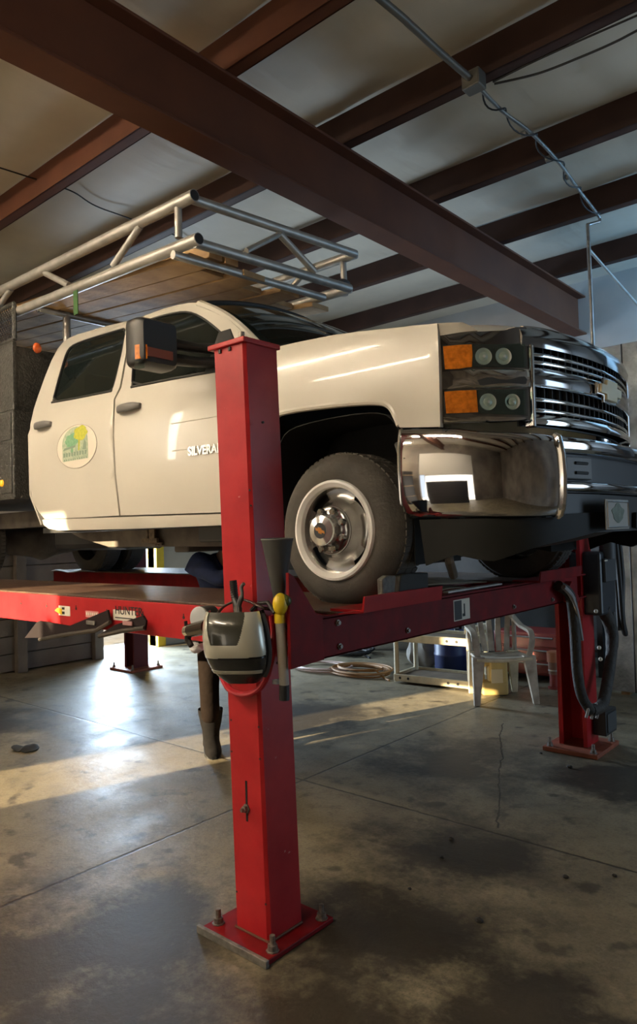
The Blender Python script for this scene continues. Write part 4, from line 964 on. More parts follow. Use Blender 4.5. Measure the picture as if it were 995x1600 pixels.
# front plate
pc = [atB(945, 780), atB(981, 776), atB(971, 826), atB(937, 829)]
y0p, y1p = atB(940, 800)[1], atB(940, 800)[1]+0.31; z0p, z1p = atB(938, 828)[2], atB(945, 780)[2]
xp = B(y0p)+0.012
PL = MB().box((xp, y0p, z0p), (xp+0.006, y1p, z1p)).build('front_plate', mat('plate_pale', (0.46, 0.46, 0.43), 0.5), T, bevel=0.004)
mb = MB(); yq = [(-0.9, -0.85), (0.9, -0.85), (0.9, 0.85), (-0.9, 0.85)]; ym, zm, hy, hz = (y0p+y1p)/2, (z0p+z1p)/2, (y1p-y0p)/2, (z1p-z0p)/2
mb.tube([(xp+0.007, ym+u*hy, zm+w*hz) for u, w in yq], 0.004, 6, closed=True); mb.build('plate_border', STEEL, PL)
mb = MB(); mb.prism([(xp+0.006, ym+0.5*hy*math.cos(a)*(1+0.15*math.sin(5*a)), zm+0.1*hz+0.6*hz*math.sin(a)*(1+0.15*math.cos(4*a))) for a in np.linspace(0, 2*math.pi, 26, endpoint=False)], (0.002, 0, 0)); mb.build('plate_green_patch', mat('plate_green', (0.20, 0.26, 0.20), 0.5, var=0.4, vscale=30), PL, smooth=0)

# --- mirror on the right door, and its twin
for mir in (False, True):
    mx = -3.16; a = onX(205, 495, mx); b_ = onX(267, 583, mx)
    yA, yB2, zA, zB = a[1], b_[1], b_[2]+0.0, a[2]
    def P(x, y, z): return (x, y if not mir else 2*YC-y, z)
    def rr(x, s_): 
        cy, cz, hy, hz = (yA+yB2)/2, (zA+zB)/2, (yB2-yA)/2*s_, (zB-zA)/2*s_; q = []
        for k in range(32):
            t_ = 2*math.pi*(k+0.5)/32; ct, st_ = math.cos(t_), math.sin(t_)
            q.append(P(x, cy+hy*math.copysign(abs(ct)**0.22, ct), cz+hz*math.copysign(abs(st_)**0.22, st_)))
        return q
    mm = MB().loft([rr(mx-0.06, 0.96), rr(mx-0.05, 1.0), rr(mx+0.02, 1.0), rr(mx+0.06, 0.96), rr(mx+0.08, 0.86)]).build('side_mirror', mat('mirror_black', (0.011, 0.010, 0.0095), 0.45, var=0.3), T, smooth=50)
    z0m, z1m = onX(206, 563, mx)[2], onX(206, 541, mx)[2]
    MB().loft([[P(mx+0.03, yA-0.003, z0m), P(mx+0.06, yA+0.005, z0m), P(mx+0.06, yA+0.005, z1m), P(mx+0.03, yA-0.003, z1m)], [P(mx+0.055, yA+0.035, z0m), P(mx+0.085, yA+0.035, z0m), P(mx+0.085, yA+0.035, z1m), P(mx+0.055, yA+0.035, z1m)]]).build('mirror_indicator', AMBER, mm, smooth=0)
    MB().box(P(mx+0.084, yA+0.035, z0m+0.015), P(mx+0.088, yA+0.20, z1m-0.012)).build('amber_strip', mat('dark_amber_strip', (0.20, 0.045, 0.012), 0.3), mm, smooth=0)
    z2 = onX(206, 580, mx)[2]; MB().box(P(mx+0.02, yA-0.003, z2+0.01), P(mx+0.072, yA+0.028, z0m-0.008)).build('puddle_lamp', LENS, mm, smooth=0, bevel=0.004)
    MB().box(P(mx-0.066, yA+0.02, zA+0.03), P(mx-0.058, yB2-0.02, zB-0.03)).build('mirror_glass', CHROME, mm, smooth=0)
    for zf in (0.30, 0.62):
        z = zA+(zB-zA)*zf; yd = sideY(z)+0.02
        MB().tube([P(mx, yB2-0.03, z), P(mx+0.06, (yB2+yd)/2, z-0.01), P(-2.98, yd, z-0.02)], [0.045, 0.035, 0.04], 10, flat=0.8).build('mirror_arm', BLACKP, mm)
    sail = [(-3.08, 2.53), (-2.76, 2.50), (-2.84, 2.62), (-2.98, 2.78), (-3.08, 2.78)]
    MB().prism([P(x, sideY(z)-0.004, z) for x, z in sail], (0, 0.02 if not mir else -0.02, 0)).build('mirror_sail', BLACKP, mm, smooth=0, bevel=0.004)

# --- underbody
UB = mat('dusty_chassis', (0.17, 0.145, 0.115), 0.8, var=0.5, vscale=6, col2=(0.07, 0.06, 0.05))
def chassis(nm, a, b_, m=UB, bev=0.012): return MB().box(a, b_).build(nm, m, T, smooth=0, bevel=bev)
for s_ in (1, -1):
    yl = 2.98 if s_ > 0 else 2*YC-2.98
    q = [(-7.5, 1.72), (-5.3, 1.72), (-5.0, 1.62), (-4.6, 1.545), (-2.6, 1.53), (-2.3, 1.68), (-1.45, 1.70), (-1.45, 1.84), (-2.35, 1.84), (-2.7, 1.68), (-4.5, 1.69), (-5.1, 1.86), (-7.5, 1.86)]
    MB().prism([(x, yl-0.04, z) for x, z in q], (0, 0.08, 0)).build('frame_rail', UB, T, smooth=0, bevel=0.006)
chassis('transmission_crossmember', (-3.9, 3.0, 1.50), (-3.75, 4.1, 1.60)); chassis('fuel_tank', (-5.6, 3.05, 1.52), (-4.55, 3.45, 1.75), BLACKP, 0.05)
chassis('skid_plate', (-3.55, 2.92, 1.565), (-3.22, 2.95, 1.70), mat('grey_plate', (0.10, 0.105, 0.10), 0.6), 0.02)
chassis('engine_sump', (-2.9, 3.25, 1.45), (-1.9, 3.85, 1.75), DARKIRON, 0.05)
MB().lathe([(0.06, -0.62), (0.10, -0.5), (0.16, -0.12), (0.2, 0), (0.16, 0.12), (0.10, 0.5), (0.06, 0.62)], (-6.74, YC, WZ), (0, 1, 0), 20).build('rear_axle', UB, T)
MB().tube([(WX, 2.70, WZ), (WX, 3.1, WZ-0.02), (WX, 4.0, WZ-0.02), (WX, 4.40, WZ)], 0.055, 10).build('front_axle', UB, T)
mb = MB()
for dx in (0, 0.03, 0.07): mb.tube([(-4.05+dx, 2.90, 1.70), (-4.05+dx, 2.90, 1.58), (-4.0+dx, 2.93, 1.56)], 0.012, 8)
mb.box((-4.10, 2.88, 1.57), (-3.93, 2.90, 1.60)); mb.box((-4.02, 2.885, 1.60), (-3.96, 2.895, 1.70)); mb.build('shackle_bracket', mat('rusty_bracket', (0.20, 0.15, 0.10), 0.8, var=0.6, vscale=40), T, smooth=30)
# skid tray and dampers under the nose
MB().grid([[(x, y, 1.47+0.10*((x+1.9)/0.7)**2*1+0.10*((y-YC)/0.75)**2) for y in np.linspace(2.85, 4.25, 12)] for x in np.linspace(-1.95, -1.20, 8)]).build('nose_tray', BLACKP, T, solid=0.01)
MB().tube([(-1.72, 2.86, 1.72), (-1.70, 2.88, 1.45), (-1.74, 2.98, 1.38)], 0.022, 8).build('tie_rod', UB, T)
MB().tube([(-1.86, 2.72, 2.0), (-1.80, 2.66, 1.93), (-1.73, 2.62, 1.94)], 0.014, 8).build('liner_bracket', STEEL, T)

# --- service body behind the cab
DIA = mat('dark_diamond_plate', (0.11, 0.11, 0.105), 0.45, 0.6, var=0.4, vscale=40, bump=0.6, bscale=70)
sb = MB().box((-7.4, 2.58, 1.93), (-5.30, 4.52, 2.62)).build('service_body', DIA, T, smooth=0, bevel=0.01)
MB().box((-5.72, 2.572, 1.98), (-5.325, 2.582, 2.36)).build('lower_locker_door', DIA, sb, bevel=0.004)
MB().box((-5.72, 2.572, 2.39), (-5.325, 2.582, 2.60)).build('upper_locker_door', DIA, sb, bevel=0.004)
MB().box((-5.35, 2.60, 2.60), (-5.31, 4.50, 3.12)).build('front_bulkhead', DIA, sb, smooth=0, bevel=0.006)
MB().box((-7.4, 2.585, 2.62), (-5.30, 2.62, 3.15)).build('side_board', DIA, sb, smooth=0, bevel=0.006)
q = onY(3, 755, 2.57); MB().lathe([(0.028, 0), (0.026, 0.012), (0.016, 0.02)], (q[0], 2.575, q[2]), (0, -1, 0), 20).build('amber_marker', mat('amber_lit', (0.9, 0.42, 0.02), 0.2, emit=0.5), sb)
mb = MB()
fx0, fx1, fz0, fz1 = -6.2, -5.31, 3.17, 3.45
for a, b_ in (((fx0, fz0), (fx1, fz0)), ((fx1, fz0), (fx1, fz1)), ((fx1, fz1), (fx0, fz1))): mb.tube([(a[0], 2.61, a[1]), (b_[0], 2.61, b_[1])], 0.018, 8)
mb.build('mesh_frame', DIA, sb)
mb = MB()
for k in range(48):
    s_ = fx0-0.4+k*0.035
    a = (max(s_, fx0), fz0+max(0, fx0-s_)); e = min(fx1-s_, fz1-fz0)
    if s_+e > a[0]: mb.tube([(a[0], 2.61, a[1]), (s_+e, 2.61, fz0+e)], 0.0035, 4)
    e2 = min(s_+0.4-fx0, fz1-fz0); s2 = s_+0.4
    if s2 > fx0: 
        st_ = max(0, s2-fx1); 
        if e2 > st_: mb.tube([(s2-st_, 2.61, fz0+st_), (s2-e2, 2.61, fz0+e2)], 0.0035, 4)
mb.build('expanded_mesh', DARKIRON, sb, fix=False)
q = onY(55, 545, 2.75); MB().tube([(-5.31, 2.75, q[2]+0.01), (q[0], 2.75, q[2])], 0.010, 8).build('marker_stalk', DARKIRON, sb)
MB().ball((q[0]+0.03, 2.75, q[2]), 0.035, (0.7, 1, 1.2), 14, 8).build('orange_marker', mat('orange_marker', (0.55, 0.10, 0.02), 0.35), sb)

# --- overhead ladder rack (tubes)
rk = MB(); rr_ = 0.036
U0, U1 = onY(304, 305, 2.65), np.array((-7.4, 2.65, 3.66)); L0, L1 = onY(311, 373, 2.65), np.array((-7.4, 2.65, 3.47))
YFAR = 4.18
def tubeo(nm, pts, r=rr_, m=ALU, cap_end=True): return MB().tube(pts, r, 14).build(nm, m, T, smooth=40)
up = tubeo('rack_upper_rail', [U1, U0]); lo = tubeo('rack_lower_rail', [L1, L0])
for p, d, par in ((U0, U0-U1, up), (L0, L0-L1, lo)):
    d = d/np.linalg.norm(d); MB().lathe([(rr_*0.86, 0.0005), (rr_*0.86, 0.0015)], p, d, 16).build('tube_bore', DARKIRON, par)
def yz(px, py, x): return onX(px, py, x)
uf = yz(555, 397, U0[0]+0.02); lf = yz(546, 451, L0[0]-0.0)
tubeo('rack_front_tube', [U0+np.array((-0.05, 0, 0)), uf], 0.030); tubeo('rack_front_tube', [L0+np.array((-0.04, 0, -0.01)), lf], 0.032)
b0, b1 = onZ(270, 398, L0[2]-0.045), onZ(506, 465, L0[2]-0.02); tubeo('rack_cross_tube', [b0, b1], 0.026)
tubeo('rack_upper_rail', [uf+np.array((0.0, 0, 0)), (-7.4, uf[1], uf[2]+0.02)]); tubeo('rack_lower_rail', [lf, (-7.4, lf[1], lf[2]+0.06)])
for (a, b_) in (((278, 318), (279, 372)), ((219, 353), (177, 415)), ((71, 427), (108, 446)), ((17, 452), (-4, 482))): tubeo('rack_web', [onY(*a, 2.65), onY(*b_, 2.65)], 0.023)
w0 = onX(437, 366, U0[0]); w1 = onX(492, 425, L0[0]); tubeo('rack_web', [w0, w1], 0.024); w2 = onX(385, 392, L0[0]); tubeo('rack_web', [w0, w2], 0.018)
tubeo('rack_web', [(uf[0]-0.12, uf[1], uf[2]), (lf[0]-0.12, uf[1], lf[2])], 0.024); tubeo('rack_web', [(uf[0]-0.5, uf[1], uf[2]), (lf[0]-1.0, uf[1], lf[2])], 0.022)
c0, c1 = onX(60, 483, -5.22), onX(182, 504, -5.22); tubeo('rack_cross_tube', [c0, (c0[0], 4.15, c1[2]*0.5+c0[2]*0.5)], 0.026)
p0 = onX(104, 489, -5.22); tubeo('rack_stanchion', [p0, (p0[0], p0[1], 2.62)], 0.030)
for y in (2.68, 4.1): tubeo('rack_stanchion', [(-6.9, y, 2.6), (-6.9, y, 3.62)], 0.028)
tubeo('rack_stanchion', [(p0[0], 4.1, 2.62), (p0[0], 4.1, p0[2])], 0.028)
q0, q1 = onX(560, 430, L0[0]-0.1), onX(528, 448, L0[0]-0.1)
MB().ball((lf[0]-0.12, lf[1]+0.08, lf[2]+0.08), 0.05, (1, 1.4, 0.8), 14, 8).build('rack_beacon', DKGREY, T)
# ------------------------------------------------------------------ boards on the rack
bz = L0[2]+0.03
for i in range(7):
    y0 = 2.72+i*0.205; xe = (-3.02, -3.16, -2.98, -3.22, -3.05, -3.3, -3.12)[i]; xb = -7.0-0.1*(i % 3)
    z0 = bz-0.075-(0.0 if i % 2 else 0.004)
    mb = MB().box((xb, y0, z0), (xe-0.30, y0+0.19, z0+0.038)); mb.v = [(p[0], p[1], p[2]+0.085*(-3.3-p[0])) for p in mb.v]
    o = mb.build('lumber_board', WOOD, smooth=0, bevel=0.004, origin=((xb+xe)/2, y0+0.1, z0))
    tag(o, 'weathered wooden board, number %s from the near edge of the load inside the ladder rack' % ('one', 'two', 'three', 'four', 'five', 'six', 'seven')[i], 'board', 'boards on the ladder rack')
for i, (px, py) in enumerate(((341, 372), (366, 384))):
    p = onX(px, py, -3.28); z0 = bz-0.036
    mb = MB().box((-6.8, p[1]-0.06, z0), (-3.30, p[1]+0.05, z0+0.085)); mb.v = [(p_[0], p_[1], p_[2]+0.085*(-3.3-p_[0])) for p_ in mb.v]
    o = mb.build('lumber_beam', WOOD, smooth=0, bevel=0.005, origin=(-5, p[1], z0))
    tag(o, ('square timber on top of the boards with its pale end near the upper rack corner', 'square timber on top of the boards, second one in from the rack corner')[i], 'timber', 'timbers on the boards')
GS = mat('green_strap', (0.03, 0.10, 0.02), 0.7)
a = onY(115, 456, 2.60); b_ = onY(118, 486, 2.60)
tag(MB().box((a[0]-0.02, 2.608, b_[2]-0.02), (a[0]+0.035, 2.613, a[2]+0.01)).build('tie_down_strap', GS, smooth=0, origin=(a[0], 2.61, b_[2])), 'short green tie down strap hanging from the lower rack rail', 'strap')

# ------------------------------------------------------------------ wheel chock before the front tyre
t = thing('wheel_chock', (-1.79, 2.50, DZ+0.013), 'black rubber wheel chock wedged between the front tyre and the red stop plate', 'wheel chock')
z0 = DZ+0.013; q = [onX(607, 930, -1.80), onX(613, 899, -1.80), onX(624, 895.5, -1.80), onX(656, 894.5, -1.80), onX(656, 925, -1.80)]
q[0][2] = q[-1][2] = z0
MB().prism(q, (0.045, 0, 0)).build('chock_body', mat('chock_rubber', (0.035, 0.036, 0.032), 0.7, var=0.4), t, smooth=0, bevel=0.005)
q = [onX(590, 930, -1.79), onX(588, 905, -1.79), onX(596, 899, -1.79), onX(610, 899, -1.79), onX(606, 930, -1.79)]; q[0][2] = q[-1][2] = z0
MB().prism(q, (0.03, 0, 0)).build('worn_end', mat('worn_pale', (0.16, 0.16, 0.14), 0.6, var=0.5, vscale=40), t, smooth=0, bevel=0.006)

# ------------------------------------------------------------------ welding helmet on the near column
YH = 1.80
def hp(px, py, y=YH): return onY(px, py, y)
top_, bot_ = hp(368, 955), hp(385, 1076); hcx = hp(371, 1010)[0]
t = thing('welding_helmet', (hcx, 1.94, bot_[2]), 'silver and black welding helmet hung nose down on the red column', 'welding helmet')
rows = []; zt_, zb_ = top_[2]-0.005, bot_[2]
HB = mat('helmet_black', (0.014, 0.014, 0.015), 0.22, coat=0.4); HS = mat('helmet_silver_green', (0.60, 0.60, 0.52), 0.28, 0.4)
wk = curve1([(0, 0.062), (0.15, 0.10), (0.4, 0.122), (0.65, 0.123), (0.85, 0.117), (1, 0.106)])
dk = curve1([(0, 0.05), (0.2, 0.10), (0.5, 0.135), (0.8, 0.13), (1, 0.10)])
cxk = lambda v: hcx+0.012-0.022*v
HA = R(34); HC = (hcx-0.055, 1.852)
def hs(v, a, k=1.0):
    z = zb_+(zt_-zb_)*v; ex = 0.62
    ca, sa = math.cos(a), math.sin(a)
    x_, y_ = cxk(v)-hcx+wk(v)*k*math.copysign(abs(ca)**ex, ca), -dk(v)*k*abs(sa)**ex+0.035
    return (HC[0]+x_*math.cos(HA)-y_*math.sin(HA), HC[1]+x_*math.sin(HA)+y_*math.cos(HA), z)
for v in np.linspace(0, 1, 22): rows.append([hs(v, a) for a in np.linspace(math.pi, 0, 27)])
MB().grid(rows).build('helmet_shell', HB, t, smooth=50, solid=0.004)
# silver U shaped face frame: covers the upper part, open in the middle
def face(name, cond, m, k, solid=0.006):
    vv = np.linspace(0, 1, 111); aa = np.linspace(math.pi, 0, 161); mb = MB(); idx = {}; V_ = []; F_ = []
    g = lambda i, j: idx.setdefault((i, j), (V_.append(hs(vv[i], aa[j], k)), len(V_)-1)[1])
    for i in range(110):
        for j in range(160):
            if cond((vv[i]+vv[i+1])/2, (aa[j]+aa[j+1])/2/math.pi): F_.append((g(i, j), g(i, j+1), g(i+1, j+1), g(i+1, j)))
    return mb.add(V_, F_).build(name, m, t, smooth=50, solid=solid, fix=False)
# s = 1 at the left edge, 0 at the right edge
def inU(v, s):
    return v > 0.40-0.05*(s-0.5) and 0.15+0.04*(1-v) < s < 0.92 and not (v > 0.57 and 0.40+0.08*max(0, (0.95-v))/0.38 < s < 0.74-0.09*max(0, (0.95-v))/0.38)
face('silver_frame', inU, HS, 1.045)
face('dark_visor', lambda v, s: 0.20 < v < 0.385 and 0.15 < s < 0.90, mat('visor_black', (0.02, 0.022, 0.022), 0.06, coat=0.5), 1.03)
face('chin_band', lambda v, s: 0.165 < v < 0.205 and 0.22 < s < 0.84, HS, 1.05)
face('centre_panel', lambda v, s: v > 0.57 and 0.38 < s < 0.76, mat('panel_dark_olive', (0.035, 0.036, 0.028), 0.2, coat=0.5), 1.02)
for px, py in ((360, 986), (367, 986)):
    pass
mb = MB(); mb.tube([hs(v, R(14), 1.0) for v in np.linspace(0.1, 0.95, 14)], 0.012, 8); mb.build('side_edge', DKGREY, t)
MB().tube([(hcx-0.06, 1.93, zt_-0.01), (hcx-0.03, 1.945, zt_+0.02), (hcx+0.02, 1.945, zt_+0.025), (hcx+0.07, 1.93, zt_-0.01)], 0.008, 8).build('headband', BLKCAB, t)
# red lining that hangs lower behind the helmet
q = [hp(347, 1056, 1.92), hp(358, 1076, 1.92), hp(378, 1085, 1.93), hp(400, 1080, 1.94), hp(415, 1062, 1.95), onX(424, 1030, -1.93), onX(428, 995, -1.95), onX(424, 962, -1.97)]
MB().tube(spline(q, 6), 0.016, 10, flat=0.7).build('red_trim', mat('helmet_red_trim', (0.5, 0.02, 0.035), 0.4), t)

# wire brush, pliers, strap, round tool, funnel, work light
p0, p1 = onY(364, 907, 1.90), onY(370, 965, 1.90)
t = thing('wire_brush', tuple(p1), 'black ribbed handle standing up behind the welding helmet', 'wire brush')
d = p0-p1; mb = MB(); mb.tube([p1, p1+d*0.45, p1+d*0.5, p0], [0.010, 0.012, 0.014, 0.0145], 10); mb.build('handle', DARKIRON, t)
mb = MB()
for k in range(7): c = p1+d*(0.55+k*0.06); mb.tube([c-d*0.012, c+d*0.012], 0.0165, 10)
mb.build('grip_rings', BLACKP, t)
a = [onY(x, y, 1.89) for x, y in ((377, 966), (373, 948), (378, 930), (377, 918), (381, 912))]; c = [onY(x, y, 1.895) for x, y in ((366, 966), (371, 950), (366, 935), (363, 922))]
t = thing('clamp_pliers', tuple(a[0]), 'grey clamp with a curved black jaw poking up beside the black handle', 'pliers')
MB().tube(spline(a, 5), [0.010]*10+[0.007]*11, 8).build('jaw', mat('clamp_grey', (0.16, 0.165, 0.17), 0.4, 0.6), t); MB().tube(spline(c, 5), 0.010, 8).build('arm', MATS['clamp_grey'], t)
MB().lathe([(0.016, -0.008), (0.016, 0.008)], a[1]-np.array((0.005, 0, 0.01)), (0, 1, 0), 12).build('pivot', BOLT, t)
st = [onY(x, y, 1.925) for x, y in ((338, 962), (347, 950), (360, 942), (377, 937))]+[onY(x, y, 1.925) for x, y in ((395, 942), (412, 950))]+[onX(x, y, -1.99) for x, y in ((425, 953), (440, 965), (449, 985), (450, 1005), (443, 1025), (433, 1036))]
tag(MB().tube(spline(st, 6), 0.0085, 8, flat=0.6).build('rubber_cord', mat('brown_black_cord', (0.035, 0.015, 0.013), 0.5), origin=tuple(st[3])), 'dark cord looped round the red column behind the welding helmet', 'cord')
# round faced air tool
c0 = onY(312, 966, 2.05)
t = thing('air_grinder', tuple(c0), 'black air tool with a grey round cap and chrome body left of the helmet', 'air tool')
ax = np.array((0.12, -0.99, 0.05)); MB().lathe([(0.052, 0.0), (0.052, 0.008), (0.046, 0.011)], c0, ax, 32).build('round_cap', mat('cap_grey', (0.42, 0.45, 0.47), 0.4), t)
MB().lathe([(0.054, -0.075), (0.054, -0.004)], c0, ax, 28).build('motor_body', BLACKP, t, smooth=30)
MB().lathe([(0.006, 0.010), (0.006, 0.014)], c0+np.array((0.0, 0, -0.025)), ax, 10).build('cap_screw', BOLT, t)
h0, h1 = onY(292, 986, 2.05), onY(325, 979, 2.0)
MB().tube([h0, h0*0.8+h1*0.2], [0.026, 0.026], 16).build('chrome_collar', CHROME2, t); MB().tube([h0*0.8+h1*0.2, h1], [0.030, 0.034], 16).build('barrel', mat('dark_chrome', (0.10, 0.09, 0.085), 0.25, 0.9), t)
MB().tube([h0+np.array((0.01, 0, -0.01)), h0+np.array((0.005, 0, -0.04)), h0+np.array((0.03, 0, -0.065))], [0.018, 0.015, 0.012], 10).build('trigger_guard', DARKIRON, t)
MB().tube([h0+np.array((-0.005, 0, 0.02)), h0+np.array((-0.008, 0, 0.045))], 0.008, 8).build('air_nipple', DARKIRON, t)
r0 = onY(307, 1012, 2.1)
mb = MB(); rs_ = np.random.RandomState(2)
mb.ball(r0, 0.045, (1.05, 0.7, 0.42), 18, 10); mb.v = [tuple(np.array(p)+0.007*np.array([math.sin(90*p[0]+40*p[2]), math.sin(70*p[2]), math.sin(120*p[0])])) for p in mb.v]
tag(mb.build('rag', mat('white_rag', (0.75, 0.76, 0.78), 0.85), origin=tuple(r0)), 'crumpled white rag hanging below the air tool', 'rag')
# funnel on the right face of the column
XF_ = -1.93
f0, f1, f2 = onX(433, 841, XF_), onX(436, 925, XF_), onX(437, 950, XF_); rF = (onX(455, 841, XF_)[1]-onX(411, 841, XF_)[1])/2*0.80
t = thing('funnel', tuple(f1), 'black plastic funnel hung on the right face of the red column', 'funnel')
mb = MB(); mb.lathe([(rF*1.0, 0), (rF*1.03, -0.004), (rF*0.97, -0.012), (rF*0.40, -(f0[2]-f1[2])), (rF*0.30, -(f0[2]-f2[2])), (rF*0.24, -(f0[2]-f2[2])), (rF*0.34, -(f0[2]-f1[2])), (rF*0.90, -0.014), (rF*0.94, -0.002)], f0, (0.02, -0.02, 1), 36, close=True)
mb.build('funnel_cone', mat('funnel_grey', (0.055, 0.056, 0.055), 0.6, var=0.3), t, smooth=40)
# trouble light with a yellow hood
w0, w1, w2 = onX(437, 965, -1.90), onX(444, 1070, -1.90), onX(444, 1094, -1.90)
t = thing('work_light', tuple(w2), 'hanging tubular work light with yellow cap and grey tube below the funnel', 'work light')
MB().tube([w0, w1], 0.019, 16).build('light_tube', mat('frosted_tube', (0.42, 0.40, 0.36), 0.35), t); MB().tube([w1, w2], 0.0195, 16).build('tube_end', BLACKP, t)
hd = onX(438, 944, -1.89); MB().ball(hd, 0.034, (0.85, 0.9, 1.25), 22, 14).build('yellow_cap', mat('yellow_plastic', (0.70, 0.50, 0.02), 0.35), t)
MB().ball(hd+np.array((0.012, 0.016, 0.012)), 0.026, (0.9, 0.9, 0.95), 18, 10).build('cap_lens', mat('dark_green_lens', (0.10, 0.12, 0.03), 0.3, var=0.5, vscale=60), t)
MB().tube([w0+np.array((0.0, 0, 0.04)), w0-np.array((0, 0, 0.02))], 0.021, 14).build('collar', mat('yellow_plastic', (0,0,0)), t)
MB().tube([onX(433, 1068, -1.955), onX(433, 1062, -1.955)], 0.02, 12).build('clip', mat('cap_grey', (0,0,0)), t)

# ------------------------------------------------------------------ power unit, hoses and cables on the far column
t = thing('hydraulic_power_unit', (-1.9, 5.45, 0.95), 'black hydraulic power unit box fixed to the right hand lift column', 'power unit')
a, b_ = onX(937, 862, -1.79), onX(964, 956, -1.79)
MB().box((-2.02, a[1], b_[2]), (-1.79, b_[1], a[2])).build('motor_housing', mat('blue_black_enamel', (0.028, 0.034, 0.042), 0.4), t, smooth=0, bevel=0.02)
MB().box((-1.79, a[1]+0.03, a[2]-0.22), (-1.765, b_[1]-0.05, a[2]-0.05)).build('switch_box', DKGREY, t, bevel=0.008)
q = onX(948, 838, -1.78); MB().tube([q+np.array((0, 0, 0.035)), q-np.array((0, 0, 0.03))], 0.04, 16).build('bronze_cap', mat('bronze_cap', (0.35, 0.26, 0.14), 0.4, 0.6), t)
MB().tube([q-np.array((0, 0, 0.03)), q-np.array((0, 0, 0.16))], 0.055, 16).build('capacitor', DKGREY, t)
MB().box(onX(946, 876, -1.764)-np.array((0, 0.03, 0.004)), onX(946, 876, -1.764)+np.array((0.004, 0.03, 0.004))).build('pale_tag', MATS['sticker_white'], t)
hose = [onX(872, 915, -1.84), onX(890, 930, -1.82), onX(897, 975, -1.80), onX(901, 1040, -1.79), onX(908, 1085, -1.78), onX(922, 1110, -1.78), onX(940, 1102, -1.79), onX(948, 1070, -1.80), onX(955, 1020, -1.81), onX(955, 985, -1.82), onX(942, 950, -1.83)]
t = thing('hose_bundle', tuple(hose[5]), 'thick black wrapped hose bundle looping down in front of the right lift column', 'hose')
MB().tube(spline(hose[:6], 6), 0.034, 12).build('wrapped_hose', mat('dusty_black_wrap', (0.040, 0.036, 0.032), 0.7, var=0.5, vscale=25, bump=0.4, bscale=40), t)
MB().tube(spline(hose[5:], 6), [0.040]*20+[0.046]*11, 12).build('wrapped_hose', mat('dusty_black_wrap', (0,0,0)), t)
for k, px, py in ((0, 916, 1109), (1, 924, 1111), (2, 932, 1110)): q = onX(px, py, -1.775); MB().tube([q+np.array((0, -0.01, 0.05)), q+np.array((0.012, 0, 0)), q-np.array((0, 0.01, 0.05))], 0.01, 8).build('pale_tie', mat('tape_grey', (0.30, 0.29, 0.27), 0.6), t)
for px, py in ((938, 1030), (936, 1012), (931, 955)): q = onX(px, py, -1.745); MB().ball(q, 0.014, (1, 1, 1), 10, 6).build('white_tag', MATS['sticker_white'], t)
gw = [onX(880, 917, -1.80), onX(892, 930, -1.79), onX(900, 950, -1.775), onX(905, 975, -1.775), onX(909, 1000, -1.78)]
tag(MB().tube(spline(gw, 6), [0.016]*9+[0.012]*16, 8).build('grey_hose', mat('grey_hose', (0.30, 0.30, 0.31), 0.5), origin=tuple(gw[2])), 'short grey hose arching between the two flanges of the right column', 'hose')
for i, (pts, lb) in enumerate(((((946, 848), (953, 900), (955, 950), (958, 988)), 'black cable hanging beside the power unit, closest to it'), (((966, 838), (972, 900), (972, 960), (977, 990), (973, 975), (967, 900), (961, 840)), 'black cable looped double and hanging at the far right'), (((958, 842), (962, 900), (965, 945), (967, 985)), 'thin black cable hanging between the two other cables'))):
    q = [onX(x, y, -1.88-0.03*i) for x, y in pts]; tag(MB().tube(spline(q, 6), (0.030, 0.020, 0.016)[i], 10).build('hanging_cable', BLKCAB, origin=tuple(q[0])), lb, 'cable', 'cables hanging by the power unit')
a, b_ = onX(937, 1112, -1.86), onX(955, 1139, -1.86)
t = thing('foot_switch_box', (-1.86, (a[1]+b_[1])/2, b_[2]), 'small black box on the side of the right column just above its base', 'box')
MB().box((-1.912, a[1], b_[2]), (-1.82, b_[1], a[2])).build('case', BLACKP, t, smooth=0, bevel=0.006); MB().box((-1.82, a[1]+0.02, b_[2]+0.02), (-1.812, b_[1]-0.02, a[2]-0.02)).build('cover', DKGREY, t, smooth=0, bevel=0.003)

# ------------------------------------------------------------------ plastic chair
CH = (-2.95, 6.10)
t = thing('plastic_chair', (CH[0], CH[1], 0), 'dirty cream plastic armchair behind the crossbeam', 'chair')
fl, fr = onZ(745, 1103, 0), onZ(838, 1100, 0); ux = (fr-fl); wd = np.linalg.norm(ux); ux = ux/wd; uy = np.array((-ux[1], ux[0], 0))
if uy @ np.array((0.5, 1, 0)) < 0: uy = -uy
def cp(a, b_, z): return fl+ux*a*wd+uy*b_+np.array((0, 0, z))
CRM = DIRTYCHAIR
def leg(a, b_, z, flare, nm='leg', m=CRM):
    bt, tp = cp(a[0], b_[0], 0.0), cp(a[1], b_[1], z); rings = []
    for u in np.linspace(0, 1, 7):
        p = bt*(1-u)+tp*u; w = 0.026+0.030*u; d_ = 0.020+0.014*u
        rings.append([p+ux*w*sx+uy*d_*sy for sx, sy in ((-1, -1), (1, -1), (1, 1), (-1, 1))])
    return MB().loft(rings).build(nm, m, t, smooth=0, bevel=0.006)
leg((0, 0.07), (0, 0.05), 0.43, 0); leg((1, 0.93), (0, 0.05), 0.43, 0); leg((0.12, 0.16), (0.50, 0.42), 0.42, 0, m=CREAM); leg((0.90, 0.84), (0.50, 0.42), 0.42, 0, m=CREAM)
rows = [[cp(0.5+(u*0.5)*(0.94-0.12*v), 0.02+0.44*v, 0.415-0.02*math.sin(math.pi*v)*(1-u*u)-0.015*v+0.012*u*u) for u in np.linspace(-1, 1, 11)] for v in np.linspace(0, 1, 9)]
MB().grid(rows).build('seat', CRM, t, solid=0.02)
